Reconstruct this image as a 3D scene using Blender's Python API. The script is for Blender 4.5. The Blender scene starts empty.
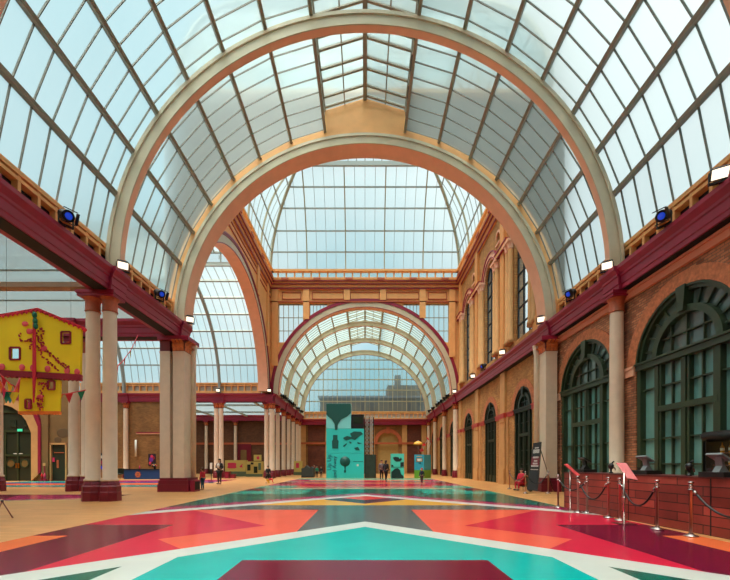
import bpy, bmesh, math, random
from mathutils import Vector, Matrix
from mathutils.geometry import tessellate_polygon
random.seed(7)
PI = math.pi
sc = bpy.context.scene
C = sc.collection
F = 385.0; HC = 1.3; HY = 464.5
def gx(x, d): return (x-365.0)*d/F
def gz(y, d): return HC+(HY-y)*d/F
def lin(c):
    c = c/255.0
    return c/12.92 if c <= .04045 else ((c+.055)/1.055)**2.4
def rgb(r, g, b): return (lin(r), lin(g), lin(b), 1)

# ---------------------------------------------------------------- materials
def mat(name, col, rough=.6, metal=0, noise=0, nscale=6, spec=.5, bump=0, emit=None, coat=0):
    m = bpy.data.materials.new(name); m.use_nodes = True
    nt = m.node_tree; b = nt.nodes['Principled BSDF']
    b.inputs['Base Color'].default_value = rgb(*col)
    b.inputs['Roughness'].default_value = rough
    b.inputs['Metallic'].default_value = metal
    b.inputs['Specular IOR Level'].default_value = spec
    b.inputs['Coat Weight'].default_value = coat
    if emit:
        b.inputs['Emission Color'].default_value = rgb(*emit[0]); b.inputs['Emission Strength'].default_value = emit[1]
    if noise:
        g = nt.nodes.new('ShaderNodeNewGeometry'); n = nt.nodes.new('ShaderNodeTexNoise')
        n.inputs['Scale'].default_value = nscale; n.inputs['Detail'].default_value = 5
        nt.links.new(g.outputs['Position'], n.inputs['Vector'])
        mx = nt.nodes.new('ShaderNodeMix'); mx.data_type = 'RGBA'
        mx.inputs[6].default_value = rgb(*[max(0, c*(1-noise)) for c in col])
        mx.inputs[7].default_value = rgb(*[min(255, c*(1+noise)) for c in col])
        nt.links.new(n.outputs['Fac'], mx.inputs[0]); nt.links.new(mx.outputs[2], b.inputs['Base Color'])
        if bump:
            bp = nt.nodes.new('ShaderNodeBump'); bp.inputs['Strength'].default_value = bump
            nt.links.new(n.outputs['Fac'], bp.inputs['Height']); nt.links.new(bp.outputs['Normal'], b.inputs['Normal'])
    return m

def brick_mat(name, axis, c1, c2, mortar, bw=.24, rh=.085, rough=.85, var=.35, msize=.012):
    m = bpy.data.materials.new(name); m.use_nodes = True
    nt = m.node_tree; b = nt.nodes['Principled BSDF']; L = nt.links.new
    b.inputs['Roughness'].default_value = rough
    g = nt.nodes.new('ShaderNodeNewGeometry'); s = nt.nodes.new('ShaderNodeSeparateXYZ'); c = nt.nodes.new('ShaderNodeCombineXYZ')
    L(g.outputs['Position'], s.inputs[0]); L(s.outputs[axis], c.inputs[0]); L(s.outputs[2], c.inputs[1])
    t = nt.nodes.new('ShaderNodeTexBrick')
    t.inputs['Scale'].default_value = 1; t.inputs['Brick Width'].default_value = bw; t.inputs['Row Height'].default_value = rh
    t.inputs['Mortar Size'].default_value = msize; t.inputs['Mortar Smooth'].default_value = .2
    t.inputs['Color1'].default_value = rgb(*c1); t.inputs['Color2'].default_value = rgb(*c2); t.inputs['Mortar'].default_value = rgb(*mortar)
    L(c.outputs[0], t.inputs['Vector'])
    n = nt.nodes.new('ShaderNodeTexNoise'); n.inputs['Scale'].default_value = 1.1; n.inputs['Detail'].default_value = 9; n.inputs['Roughness'].default_value = .65
    L(g.outputs['Position'], n.inputs['Vector'])
    mx = nt.nodes.new('ShaderNodeMix'); mx.data_type = 'RGBA'; mx.blend_type = 'MULTIPLY'; mx.inputs[0].default_value = 1
    rp = nt.nodes.new('ShaderNodeMapRange'); rp.inputs['From Min'].default_value = .3; rp.inputs['From Max'].default_value = .7
    rp.inputs['To Min'].default_value = 1-var; rp.inputs['To Max'].default_value = 1.1
    L(n.outputs['Fac'], rp.inputs['Value']); L(t.outputs['Color'], mx.inputs[6]); L(rp.outputs[0], mx.inputs[7])
    L(mx.outputs[2], b.inputs['Base Color'])
    bp = nt.nodes.new('ShaderNodeBump'); bp.inputs['Strength'].default_value = .3; bp.inputs['Distance'].default_value = .02
    L(t.outputs['Fac'], bp.inputs['Height']); bp.invert = True; L(bp.outputs['Normal'], b.inputs['Normal'])
    return m

def glass_mat(name, tint, trans, tcol, gloss=.06, blur=0):
    m = bpy.data.materials.new(name); m.use_nodes = True
    nt = m.node_tree; L = nt.links.new
    nt.nodes.remove(nt.nodes['Principled BSDF']); out = nt.nodes['Material Output']
    a = nt.nodes.new('ShaderNodeBsdfTransparent'); a.inputs[0].default_value = rgb(*tint)
    b = nt.nodes.new('ShaderNodeBsdfTranslucent')
    n = nt.nodes.new('ShaderNodeTexNoise'); n.inputs['Scale'].default_value = .7; n.inputs['Detail'].default_value = 4
    g = nt.nodes.new('ShaderNodeNewGeometry'); L(g.outputs['Position'], n.inputs['Vector'])
    cm = nt.nodes.new('ShaderNodeMix'); cm.data_type = 'RGBA'
    cm.inputs[6].default_value = rgb(*tcol); cm.inputs[7].default_value = rgb(*[min(255, c+18) for c in tcol])
    L(n.outputs['Fac'], cm.inputs[0]); L(cm.outputs[2], b.inputs[0])
    x = nt.nodes.new('ShaderNodeMixShader'); x.inputs[0].default_value = trans
    L(b.outputs[0], x.inputs[1]); L(a.outputs[0], x.inputs[2])
    if blur:
        rf = nt.nodes.new('ShaderNodeBsdfRefraction'); rf.inputs['Color'].default_value = rgb(*tint); rf.inputs['Roughness'].default_value = 1.0; rf.inputs['IOR'].default_value = 1.14
        x2 = nt.nodes.new('ShaderNodeMixShader'); x2.inputs[0].default_value = blur
        L(x.outputs[0], x2.inputs[1]); L(rf.outputs[0], x2.inputs[2]); x = x2
    gl = nt.nodes.new('ShaderNodeBsdfGlossy'); gl.inputs['Roughness'].default_value = .15
    y = nt.nodes.new('ShaderNodeMixShader'); y.inputs[0].default_value = gloss
    L(x.outputs[0], y.inputs[1]); L(gl.outputs[0], y.inputs[2]); L(y.outputs[0], out.inputs[0])
    return m

def plank_mat(name, axis_u, axis_v, c1, c2, line, bw, rh, rough, msize=.004, spec=.5, var=.12):
    m = brick_mat(name, axis_u, c1, c2, line, bw, rh, rough, var, msize)
    nt = m.node_tree
    s = [n for n in nt.nodes if n.type == 'SEPXYZ'][0]; c = [n for n in nt.nodes if n.type == 'COMBXYZ'][0]
    for l in list(c.inputs[1].links): nt.links.remove(l)
    nt.links.new(s.outputs[axis_v], c.inputs[1])
    [n for n in nt.nodes if n.type == 'BUMP'][0].inputs['Strength'].default_value = .08
    nt.nodes['Principled BSDF'].inputs['Specular IOR Level'].default_value = spec
    return m

M = {}
M['crimson'] = mat('crimson_paint', (142, 22, 54), .45, noise=.12, nscale=4)
M['base'] = mat('crimson_plinth', (118, 18, 40), .4, noise=.1, nscale=3)
M['cream'] = mat('cream_paint', (204, 192, 164), .5, noise=.07, nscale=2)
M['salmon'] = mat('salmon_paint', (238, 180, 148), .6, noise=.06, nscale=2)
M['shaft'] = mat('column_stone', (224, 198, 174), .55, noise=.05, nscale=3)
M['rust'] = mat('terracotta_paint', (176, 86, 50), .55, noise=.18, nscale=12)
M['orange'] = mat('ochre_paint', (236, 172, 106), .65, noise=.07, nscale=2)
M['orange2'] = mat('amber_paint', (220, 150, 84), .65, noise=.08, nscale=2)
M['bar'] = mat('glazing_bar_paint', (118, 116, 106), .55); M['purl'] = mat('purlin_paint', (140, 134, 116), .55)
M['barcream'] = mat('pale_bar_paint', (172, 164, 136), .55)
M['bargrey'] = mat('grey_bar_paint', (160, 168, 164), .55)
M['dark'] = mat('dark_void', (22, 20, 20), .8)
M['black'] = mat('black_plastic', (20, 20, 22), .4)
M['blackm'] = mat('black_metal', (26, 26, 28), .45, metal=.3)
M['steel'] = mat('brushed_steel', (190, 175, 170), .25, metal=1)
M['white'] = mat('white_paint', (225, 222, 214), .5)
M['green'] = mat('dark_green_paint', (48, 60, 38), .4, noise=.08, nscale=3)
M['greend'] = mat('bottle_green_paint', (34, 44, 30), .45, noise=.1, nscale=3)
M['tealpane'] = mat('teal_window_glass', (100, 142, 136), .12, noise=.28, nscale=.9, spec=.6)  # glass roof reflection is put into the opaque teal base colour
M['fanpane'] = mat('dark_fan_glass', (78, 92, 86), .1, noise=.35, nscale=1.2, spec=.7)  # darker grey-green than the panes below
M['darkpane'] = mat('dark_window_glass', (38, 50, 40), .12, noise=.3, nscale=1.2, spec=.6)
M['frost'] = glass_mat('frosted_glass', (228, 246, 248), .5, (140, 164, 170), .05, .64)
M['clear'] = glass_mat('clear_glass', (238, 250, 250), .8, (170, 182, 182), .04)
M['endglass'] = glass_mat('blurred_end_glass', (232, 244, 242), .85, (120, 130, 128), .05, .22)
M['aisleglass'] = glass_mat('shaded_aisle_glass', (170, 188, 192), .35, (92, 106, 110), .05, .5)  # grey tint and low transparency paint in the shade on aisle roofs
M['hatch'] = glass_mat('wired_glass', (226, 244, 240), .6, (165, 180, 176), .05)
M['brickR'] = brick_mat('red_brown_brick', 1, (214, 138, 94), (160, 88, 58), (128, 96, 74), var=.62)
M['brickC'] = brick_mat('yellow_brown_brick', 1, (208, 148, 80), (176, 114, 58), (168, 128, 84))
M['brickF'] = brick_mat('stock_brick_front', 0, (164, 114, 60), (138, 90, 46), (130, 98, 64))
M['brickD'] = brick_mat('dark_brick_front', 0, (120, 72, 44), (98, 54, 34), (104, 76, 54))
M['brickO'] = brick_mat('outside_dark_brick', 0, (116, 104, 86), (92, 80, 66), (100, 92, 80), .6, .2)
M['brickX'] = brick_mat('outside_brick', 0, (92, 80, 58), (74, 60, 42), (84, 74, 60), .6, .2)
M['archbrick'] = mat('orange_arch_brick', (176, 104, 68), .8, noise=.35, nscale=9)
M['plaster'] = mat('tan_plaster', (122, 90, 50), .8, noise=.16, nscale=1.5)
M['redpanel'] = brick_mat('red_brick_panel', 0, (124, 58, 38), (104, 46, 32), (96, 60, 46))
M['infill'] = mat('buff_infill', (176, 144, 88), .8, noise=.1, nscale=3)
M['stone'] = mat('buff_stone', (200, 148, 92), .7, noise=.1, nscale=2)
M['wood'] = plank_mat('oak_floor', 0, 1, (220, 158, 100), (204, 140, 84), (176, 114, 68), 1.2, .14, .34, .004, .3)
M['capcore'] = mat('crimson_shade_core', (112, 34, 36), .6)  # darkened as shade between leaves; plain crimson on the leafless pier capital
M['leaf'] = mat('bright_orange_leaf', (206, 112, 62), .5, noise=.2, nscale=14)  # orange brightened to set off relief that shading leaves flat
M['aislebeam'] = mat('aisle_beam_paint', (150, 116, 90), .6)
M['redline'] = mat('red_string_paint', (178, 62, 54), .6)
M['friezesalmon'] = mat('frieze_paint', (206, 120, 88), .6)
M['gold'] = mat('warm_brass', (205, 150, 60), .3, metal=1)
M['lamp'] = mat('lamp_glow', (255, 250, 235), .4, emit=((255, 240, 214), 1.5))
M['bluelens'] = mat('blue_lens', (20, 50, 160), .15, emit=((40, 80, 230), .5))
M['exterior'] = mat('slate_roof', (90, 92, 96), .7)

# ---------------------------------------------------------------- mesh builder
IDF = lambda a, b, c: (a, b, c)
class MB:
    def __init__(s): s.v = []; s.f = []; s.m = []; s.s = []
    def add(s, vs, fs, mi=0, smooth=False):
        o = len(s.v); s.v += [tuple(v) for v in vs]
        for f in fs: s.f.append([o+i for i in f]); s.m.append(mi); s.s.append(smooth)
        return s
    def hexa(s, p, mi=0):
        return s.add(p, [(0,1,2,3),(7,6,5,4),(0,4,5,1),(1,5,6,2),(2,6,7,3),(3,7,4,0)], mi)
    def box(s, a0, a1, b0, b1, c0, c1, fr=IDF, mi=0):
        return s.hexa([fr(a0,b0,c0),fr(a1,b0,c0),fr(a1,b1,c0),fr(a0,b1,c0),fr(a0,b0,c1),fr(a1,b0,c1),fr(a1,b1,c1),fr(a0,b1,c1)], mi)
    def beam(s, p, q, w, h=None, up=(0,0,1), mi=0):
        h = h or w; p = Vector(p); q = Vector(q); d = (q-p).normalized(); u = Vector(up)
        if abs(d.dot(u)) > .98: u = Vector((1,0,0))
        x = d.cross(u).normalized()*w/2; y = x.cross(d).normalized()*h/2
        return s.hexa([p-x-y,p+x-y,p+x+y,p-x+y,q-x-y,q+x-y,q+x+y,q-x+y], mi)
    def tube(s, pts, r, n=8, mi=0, caps=True):
        pts = [Vector(p) for p in pts]; rs = r if isinstance(r, (list, tuple)) else [r]*len(pts)
        o = len(s.v); prev = None
        for i, p in enumerate(pts):
            d = (pts[min(i+1, len(pts)-1)]-pts[max(i-1, 0)]).normalized()
            if prev is None:
                u = Vector((0,0,1)) if abs(d.z) < .9 else Vector((1,0,0))
                x = d.cross(u).normalized()
            else: x = (prev-d*prev.dot(d)).normalized()
            prev = x; y = d.cross(x)
            for k in range(n):
                a = 2*PI*k/n; s.v.append(tuple(p+(x*math.cos(a)+y*math.sin(a))*rs[i]))
        for i in range(len(pts)-1):
            for k in range(n):
                s.f.append([o+i*n+k, o+i*n+(k+1)%n, o+(i+1)*n+(k+1)%n, o+(i+1)*n+k]); s.m.append(mi); s.s.append(n > 5)
        if caps:
            e = o+(len(pts)-1)*n
            s.f.append([o+k for k in range(n)][::-1]); s.m.append(mi); s.s.append(False)
            s.f.append([e+k for k in range(n)]); s.m.append(mi); s.s.append(False)
        return s
    def lathe(s, prof, n=24, c=(0,0,0), mi=0, rot=0, smooth=True, fr=IDF, a0=0, a1=2*PI):
        o = len(s.v); full = abs(a1-a0-2*PI) < 1e-6; k1 = n if full else n+1
        for r, z in prof:
            for k in range(k1):
                a = rot+a0+(a1-a0)*k/n; s.v.append(tuple(fr(c[0]+r*math.cos(a), c[1]+r*math.sin(a), c[2]+z)))
        for i in range(len(prof)-1):
            for k in range(n):
                k2 = (k+1) % k1
                s.f.append([o+i*k1+k, o+i*k1+k2, o+(i+1)*k1+k2, o+(i+1)*k1+k]); s.m.append(mi); s.s.append(smooth)
        if full:
            if prof[0][0] > 1e-5: s.f.append([o+k for k in range(n)][::-1]); s.m.append(mi); s.s.append(False)
            if prof[-1][0] > 1e-5: s.f.append([o+(len(prof)-1)*k1+k for k in range(n)]); s.m.append(mi); s.s.append(False)
        return s
    def ball(s, c, rx, ry=None, rz=None, n=12, mi=0):
        ry = ry or rx; rz = rz or rx
        pr = [(math.sin(PI*i/8), -math.cos(PI*i/8)) for i in range(9)]
        o = len(s.v); s.lathe([(max(r, 1e-4), z) for r, z in pr], n, mi=mi)
        for i in range(o, len(s.v)):
            v = s.v[i]; s.v[i] = (c[0]+v[0]*rx, c[1]+v[1]*ry, c[2]+v[2]*rz)
        return s
    def prism(s, poly, c0, c1, fr=IDF, holes=(), mi=0, side_mi=None):
        loops = [list(poly)]+[list(h) for h in holes]
        flat = [p for l in loops for p in l]; n = len(flat); side = mi if side_mi is None else side_mi
        tris = tessellate_polygon([[Vector((p[0], p[1], 0)) for p in l] for l in loops])
        o = len(s.v)
        s.v += [tuple(fr(p[0], p[1], c0)) for p in flat]+[tuple(fr(p[0], p[1], c1)) for p in flat]
        for t in tris:
            s.f.append([o+i for i in t]); s.m.append(mi); s.s.append(False)
            s.f.append([o+n+i for i in reversed(t)]); s.m.append(mi); s.s.append(False)
        k = 0
        for l in loops:
            for i in range(len(l)):
                a, b = k+i, k+(i+1) % len(l)
                s.f.append([o+a, o+b, o+n+b, o+n+a]); s.m.append(side); s.s.append(False)
            k += len(l)
        return s
    def flat(s, poly, c, fr=IDF, mi=0):
        o = len(s.v); s.v += [tuple(fr(p[0], p[1], c)) for p in poly]
        s.f.append([o+i for i in range(len(poly))]); s.m.append(mi); s.s.append(False)
        return s
    def ring(s, ca, cb, r0, r1, t0, t1, c0, c1, n=48, fr=IDF, mi=0, mi_in=None, mi_out=None):
        o = len(s.v)
        for i in range(n+1):
            t = math.radians(t0+(t1-t0)*i/n); x, y = math.cos(t), math.sin(t)
            for r, c in ((r0,c0),(r1,c0),(r1,c1),(r0,c1)): s.v.append(tuple(fr(ca+r*x, cb+r*y, c)))
        for i in range(n):
            a = o+4*i; b = a+4
            for j, mm in ((0, mi), (1, mi if mi_out is None else mi_out), (2, mi), (3, mi if mi_in is None else mi_in)):
                k = (j+1) % 4; s.f.append([a+j, a+k, b+k, b+j]); s.m.append(mm); s.s.append(False)
        s.f.append([o,o+1,o+2,o+3]); s.m.append(mi); s.s.append(False)
        e = o+4*n; s.f.append([e+3,e+2,e+1,e]); s.m.append(mi); s.s.append(False)
        return s
    def mesh(s, name, mats, off=(0,0,0), recalc=True):
        me = bpy.data.meshes.new(name)
        me.from_pydata([(v[0]-off[0], v[1]-off[1], v[2]-off[2]) for v in s.v], [], s.f)
        for m in mats: me.materials.append(m)
        me.polygons.foreach_set('material_index', s.m); me.polygons.foreach_set('use_smooth', s.s)
        if recalc:
            bm = bmesh.new(); bm.from_mesh(me); bmesh.ops.recalc_face_normals(bm, faces=bm.faces); bm.to_mesh(me); bm.free()
        me.update(); return me

WL = {}                                       # world location of every root / part
def build(name, mb, mats, parent=None, origin=None, local=False, recalc=True):
    mats = [M[m] if isinstance(m, str) else m for m in (mats if isinstance(mats, (list, tuple)) else [mats])]
    if parent is not None: off = (0,0,0) if local else WL[parent.name]
    else: off = origin or (0,0,0)
    me = mb if isinstance(mb, bpy.types.Mesh) else mb.mesh(name, mats, off, recalc)
    o = bpy.data.objects.new(name, me); C.objects.link(o)
    if parent is not None: o.parent = parent; WL[o.name] = WL[parent.name]
    else: o.location = off; WL[o.name] = tuple(off)
    return o
def tag(o, label=None, cat=None, group=None, kind=None):
    if label: o['label'] = label
    if cat: o['category'] = cat
    if group: o['group'] = group
    if kind: o['kind'] = kind
    return o
def thing(name, label, cat, loc=(0,0,0), rz=0, group=None):
    o = bpy.data.objects.new(name, None); o.empty_display_size = .2; C.objects.link(o)
    o.location = loc; o.rotation_euler = (0,0,rz); WL[o.name] = tuple(loc)
    return tag(o, label, cat, group)
def struct(name, mb, mats, label, cat, recalc=True):
    return tag(build(name, mb, mats, recalc=recalc), label, cat, kind='structure')
def dup(root, loc, rz=0, label=None, group=None, scale=None):
    r = root.copy(); C.objects.link(r); r.location = loc; r.rotation_euler = (0,0,rz); WL[r.name] = tuple(loc)
    if scale: r.scale = scale
    if label: r['label'] = label
    if group: r['group'] = group
    for ch in list(root.children):
        c = ch.copy(); C.objects.link(c); c.parent = r
        for g in ch.children:
            d = g.copy(); C.objects.link(d); d.parent = c
    return r
def child_copy(src, parent, off):
    c = src.copy(); C.objects.link(c); c.parent = parent; c.location = off; return c
ORD = ['first','second','third','fourth','fifth','sixth','seventh','eighth','ninth','tenth','eleventh','twelfth']

FRY = lambda a, b, c: (a, c, b)               # frontal plane: a = X, b = Z, c = Y
def wallR(X): return lambda a, b, c: (X-c, a, b)   # right wall: a = Y, b = Z, c into the room
def wallL(X): return lambda a, b, c: (X+c, a, b)
# ================================================================ the setting
D0, D1, D2, D3, D4 = 8.75, 13.8, 18.6, 37.76, 55.0
XW = 9.3
fl = MB(); fl.box(-32, 10.2, -7, 56, -.3, 0)
struct('floor', fl, 'wood', 'oak board floor of the whole glazed hall', 'floor')

# ---- painted mural: convex shapes cut from half planes, mirrored left and right
MUR = dict(turq=(0,166,160), maroon=(100,6,40), white=(226,224,216), coral=(240,92,74), crim=(206,30,62), grey=(84,92,92),
           yellow=(238,168,66), mag=(176,26,88), dgreen=(0,92,78), teal=(16,158,140), orange=(240,112,62), purple=(76,24,56), red=(226,60,60),
           blue=(40,80,140), cream=(214,196,150))
def floor_paint(n, c): return mat('floor_paint_'+n, c, .2, noise=.05, nscale=1.5, spec=.16)
MURN = list(MUR); MURM = [floor_paint(n, MUR[n]) for n in MURN]
def clip(poly, a, b, c):
    out = []
    for i in range(len(poly)):
        p, q = poly[i], poly[(i+1) % len(poly)]
        dp, dq = a*p[0]+b*p[1]-c, a*q[0]+b*q[1]-c
        if dp <= 0: out.append(p)
        if dp*dq < 0:
            t = dp/(dp-dq); out.append((p[0]+t*(q[0]-p[0]), p[1]+t*(q[1]-p[1])))
    return out
mu = MB(); lay = [0]
def shade(colr, *planes):
    lay[0] += 1; z = .001+.0002*lay[0]
    for sgn in (1, -1):
        poly = [(0,-5), (6.05,-5), (6.05,35.6), (0,35.6)]
        for a, b, c in planes:
            if poly: poly = clip(poly, a, b, c)
        if len(poly) >= 3: mu.flat([(sgn*x, y) for x, y in (poly if sgn > 0 else poly[::-1])], z, mi=MURN.index(colr))
lt = lambda v: (0, 1, v); gt = lambda v: (0, -1, -v); xg = lambda v: (-1, 0, -v); xl = lambda v: (1, 0, v)
sl = lambda v: (1, 1, v); dg = lambda v: (1, -1, -v)      # x+D<v ; D-x>v
shade('mag'); shade('teal', gt(33.2)); shade('cream', gt(31.6), lt(33.0), xl(4.6)); shade('crim', gt(28.5), lt(31.4), xl(5.2))
shade('yellow', gt(26.5), lt(27.3), xl(4.2)); shade('teal', gt(28.6), lt(29.4), xg(1.6)); shade('cream', gt(21.9), lt(22.5), xl(4.6)); shade('maroon', gt(25.4), lt(28.2), xg(4.9)); shade('crim', gt(22.4), lt(25.0), xl(4.9)); shade('teal', gt(21), lt(23.6), xg(4.0))
shade('cream', gt(20.6), lt(21.2), xl(4.8)); shade('maroon', gt(18.6), lt(20.8), xg(4.9))
shade('dgreen', lt(20.4)); shade('teal', xg(2.69), gt(17), lt(20.4)); shade('maroon', gt(19.0), lt(20.4), xg(5.1))
shade('mag', sl(17.6)); shade('white', sl(16.65)); shade('yellow', sl(15.85)); shade('purple', sl(15.85), dg(12.74)); shade('red', sl(15.85), dg(14))
shade('grey', lt(12.24), sl(15.85)); shade('coral', xg(1.32), lt(11.02), sl(15.85))
shade('crim', (-1, 1, 3.08), lt(8.2), xg(2.1)); shade('crim', (-1, 1, 6.04), (-1, -1, -10.26), lt(11.02), sl(15.85), xg(2.11)); shade('maroon', xg(4.1), lt(8.27)); shade('orange', xg(5.4), lt(7.0))
shade('white', sl(8.735)); shade('turq', sl(8.0), xl(2.62)); shade('dgreen', xg(3.085), sl(7.97)); shade('maroon', xl(1.66), lt(5.21))
o = build('floor_mural', mu, MURM, recalc=False)
tag(o, 'geometric floor mural of turquoise, white, coral and maroon shapes down the middle of the hall', 'floor mural', kind='structure')
mu2 = MB()
def patch(poly, c, k): mu2.flat(poly, .002+.0008*k, mi=MURN.index(c))
patch([(-19.5,13.4),(-10.0,14.9),(-10.0,16.6),(-19.5,16.6)], 'maroon', 1)
patch([(-13.2,13.9),(-11.0,14.7),(-11.0,16.2),(-14.5,16.2)], 'mag', 2)
patch([(-19.5,12.2),(-19.5,13.3),(-9.9,14.6)], 'teal', 1)
o = build('floor_mural', mu2, MURM, recalc=False)
tag(o, 'maroon floor stripe with a teal edge behind the nearest column pair on the left', 'floor mural', kind='structure')
mu2 = MB()
patch([(-26,22),(-11,22),(-11,33.2),(-26,30.0)], 'mag', 1)
patch([(-26,22.5),(-11,22.5),(-11,24.2),(-26,23.6)], 'teal', 2)
patch([(-26,24.4),(-11,24.8),(-11,27.4),(-26,25.6)], 'orange', 2)
patch([(-26,26.2),(-11,27.6),(-11,29.2),(-26,27.6)], 'blue', 2)
patch([(-26,27.8),(-20.5,28.2),(-20.5,30),(-26,30)], 'teal', 3)
o = build('floor_mural', mu2, MURM, recalc=False)
tag(o, 'striped pink, orange, blue and teal floor mural before the blue counter', 'floor mural', kind='structure')

# ---- vault of glass (near hall, far hall, transept)
ANG = [6, 17, 27, 37, 47, 57, 67.5, 78]
def vault(fr, u0, u1, R, Zc, du, label, glass, barm, purlm, name='ceiling', ubeg=None):
    g = MB()
    sides = [lambda t: math.radians(t), lambda t: math.radians(180-t)]
    P = lambda t, r, u: fr(u, r*math.cos(t), Zc+r*math.sin(t))
    for sd in sides:
        for a, b in zip(ANG[:-1], ANG[1:]):
            g.add([P(sd(a),R,u0),P(sd(a),R,u1),P(sd(b),R,u1),P(sd(b),R,u0)], [(0,1,2,3)])
    w0 = R*math.cos(math.radians(78)); z0 = Zc+R*math.sin(math.radians(78)); ze = z0+.95*R/9.45; zp = ze+.6
    for s in (-1, 1):
        g.add([fr(u0,s*w0,z0),fr(u1,s*w0,z0),fr(u1,s*w0,ze),fr(u0,s*w0,ze)], [(0,1,2,3)])
        g.add([fr(u0,s*w0,ze),fr(u1,s*w0,ze),fr(u1,0,zp),fr(u0,0,zp)], [(0,1,2,3)])
    root = struct(name, g, glass, label, 'ceiling', recalc=False)
    for sd in sides:
        for t in ANG[1:]:
            a = sd(t); r0, r1, w = R-.2, R+.02, .06; m = MB(); c, s_ = math.cos(a), math.sin(a); q = []
            for u in (u0, u1):
                for r, k in ((r0,-w),(r0,w),(r1,w),(r1,-w)): q.append(fr(u, r*c-k*s_, Zc+r*s_+k*c))
            m.hexa(q); build('purlin', m, purlm, root)
    n = round((u1-u0)/du); gb = MB()
    for i in range(n+1):
        u = u0+du*i
        for sd in sides:
            for a, b in zip(ANG[:-1], ANG[1:]):
                q = []
                for du_ in (-.012, .012):
                    for t, r in ((a,R-.05),(b,R-.05),(b,R+.01),(a,R+.01)): q.append(P(sd(t), r, u+du_))
                gb.hexa(q)
    build('glazing_bars', gb, barm, root)
    rl = MB()
    for s in (-1, 1):
        for z in (z0+.06, ze): rl.beam(fr(u0, s*w0, z), fr(u1, s*w0, z), .12, .14)
        k = u0
        while k < u1+.01:
            rl.beam(fr(k, s*w0, z0), fr(k, s*w0, ze), .07, .09)
            for kk_ in (0, .5): rl.beam(fr(k+kk_, s*w0, ze), fr(k+kk_, 0, zp), .09, .11)
            rl.beam(fr(k+.1, s*(w0-.06), z0+.35), fr(k+.1, s*(w0-.06), z0+.7), .03, .05)
            k += du*2
        for q in (.5,): rl.beam(fr(u0, s*w0*q, ze+(zp-ze)*(1-q)), fr(u1, s*w0*q, ze+(zp-ze)*(1-q)), .05, .07)
    rl.beam(fr(u0, 0, zp-.02), fr(u1, 0, zp-.02), .18, .22)
    build('ridge_light_frame', rl, purlm, root)
    return root
near = lambda u, l, z: (l, u, z)
trans = lambda u, l, z: (-u, 28.6+l, z)
vault(near, D2-.6-5.05*5, D2+.1, 9.45, 8.28, 5.05/8, 'barrel vaulted glass ceiling of the near hall', 'frost', 'bar', 'purl')
vault(near, D3+.2, D4+.1, 9.3, 8.28, 5.75/9, 'distant barrel vaulted glass ceiling beyond the central court', 'hatch', 'barcream', 'barcream')
vault(trans, 10.1, 28.2, 9.1, 8.28, 4.65/7, 'glass vault of the side hall seen through the left arch', 'clear', 'bargrey', 'bargrey')

# ---- arch ribs, one thing each
def rib(y0, y1, R0, R1, Zc, label, a0=-.6, group=None, mats=('cream','salmon'), edge=None, fr=near, grooves=True):
    o_ = thing('arch_rib', label, 'arch', fr(y0, 0, 8.2), group=group)
    f2 = lambda a, b, c: fr(c, a, b)
    m = MB(); m.ring(0, Zc, R0, R1, a0, 180-a0, y0, y1, 72, f2, 0, 1); build('rib', m, mats, o_)
    m = MB(); m.ring(0, Zc, R1-.1, R1+.03, a0, 180-a0, y0-.05, y0+.02, 72, f2)
    if grooves: m.ring(0, Zc, R0, R0+.05, a0, 180-a0, y0-.03, y0+.02, 72, f2)
    build('moulding', m, edge or mats[0], o_); return o_
for y, lb in ((8.42, 'nearest cream arch rib, crossing the top corners'), (D0-5.05, 'cream arch rib above the camera')):
    rib(y, y+.27, 8.8, 9.26, 8.28, lb)
rib(D1, D1+.27, 8.79, 9.26, 8.28, 'large cream arch rib in front of the gabled ridge light')
rib(D2, D2+.9, 8.74, 9.2, 8.07, 'broad cream and salmon arch where the near hall opens to the court', a0=1)
rib(D3, D3+.7, 8.45, 9.1, 8.28, 'far arch with a dark crimson edge across the court', edge='crimson')
rib(43.5, 43.8, 8.7, 9.2, 8.28, 'first slim cream rib inside the far glass vault')
rib(49.3, 49.6, 8.7, 9.2, 8.28, 'second slim cream rib inside the far glass vault')
rib(D4-.3, D4, 8.65, 9.25, 8.28, 'last cream rib framing the far glazed end wall')
rib(9.3, 10.25, 8.3, 8.95, 8.2, 'cream and salmon arch opening from the court to the left side hall', a0=1, fr=trans, edge='crimson')
for k, u in enumerate((14.1, 18.75, 23.4)):
    rib(u, u+.16, 8.75, 8.95, 8.28, ORD[k]+' thin grey rib in the side hall vault from the court', fr=trans, mats=('bargrey','bargrey'))

# ---- end band, gable panel and court front wall above the near vault
def arc(R, Zc, zmin, n=40, rev=False):
    a = math.degrees(math.asin((zmin-Zc)/R)); ts = [math.radians(a+(180-2*a)*i/n) for i in range(n+1)]
    p = [(R*math.cos(t), Zc+R*math.sin(t)) for t in ts]; return p[::-1] if rev else p
m = MB(); m.ring(0, 8.07, 9.18, 9.62, 2, 178, D2+.02, D2+.5, 72, FRY)
m.prism([(-1.95,17.2),(1.95,17.2),(1.95,18.45),(0,19.05),(-1.95,18.45)], D2+.06, D2+.4, FRY)
struct('trim_1', m, 'orange', 'orange timber band and gable panel around the near arch', 'trim')
m = MB(); m.prism([(9.9,8.2),(9.9,19.4),(-9.9,19.4),(-9.9,8.2)]+arc(9.3, 8.07, 8.2, 48, True), D2+.5, D2+.95, FRY)
m.box(-9.9, 9.9, 18.4, 18.7, D2+.44, D2+.5) if False else None
struct('wall_front', m, 'brickO', 'brick wall above the near arch, blurred through the frosted panes', 'wall')

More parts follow.
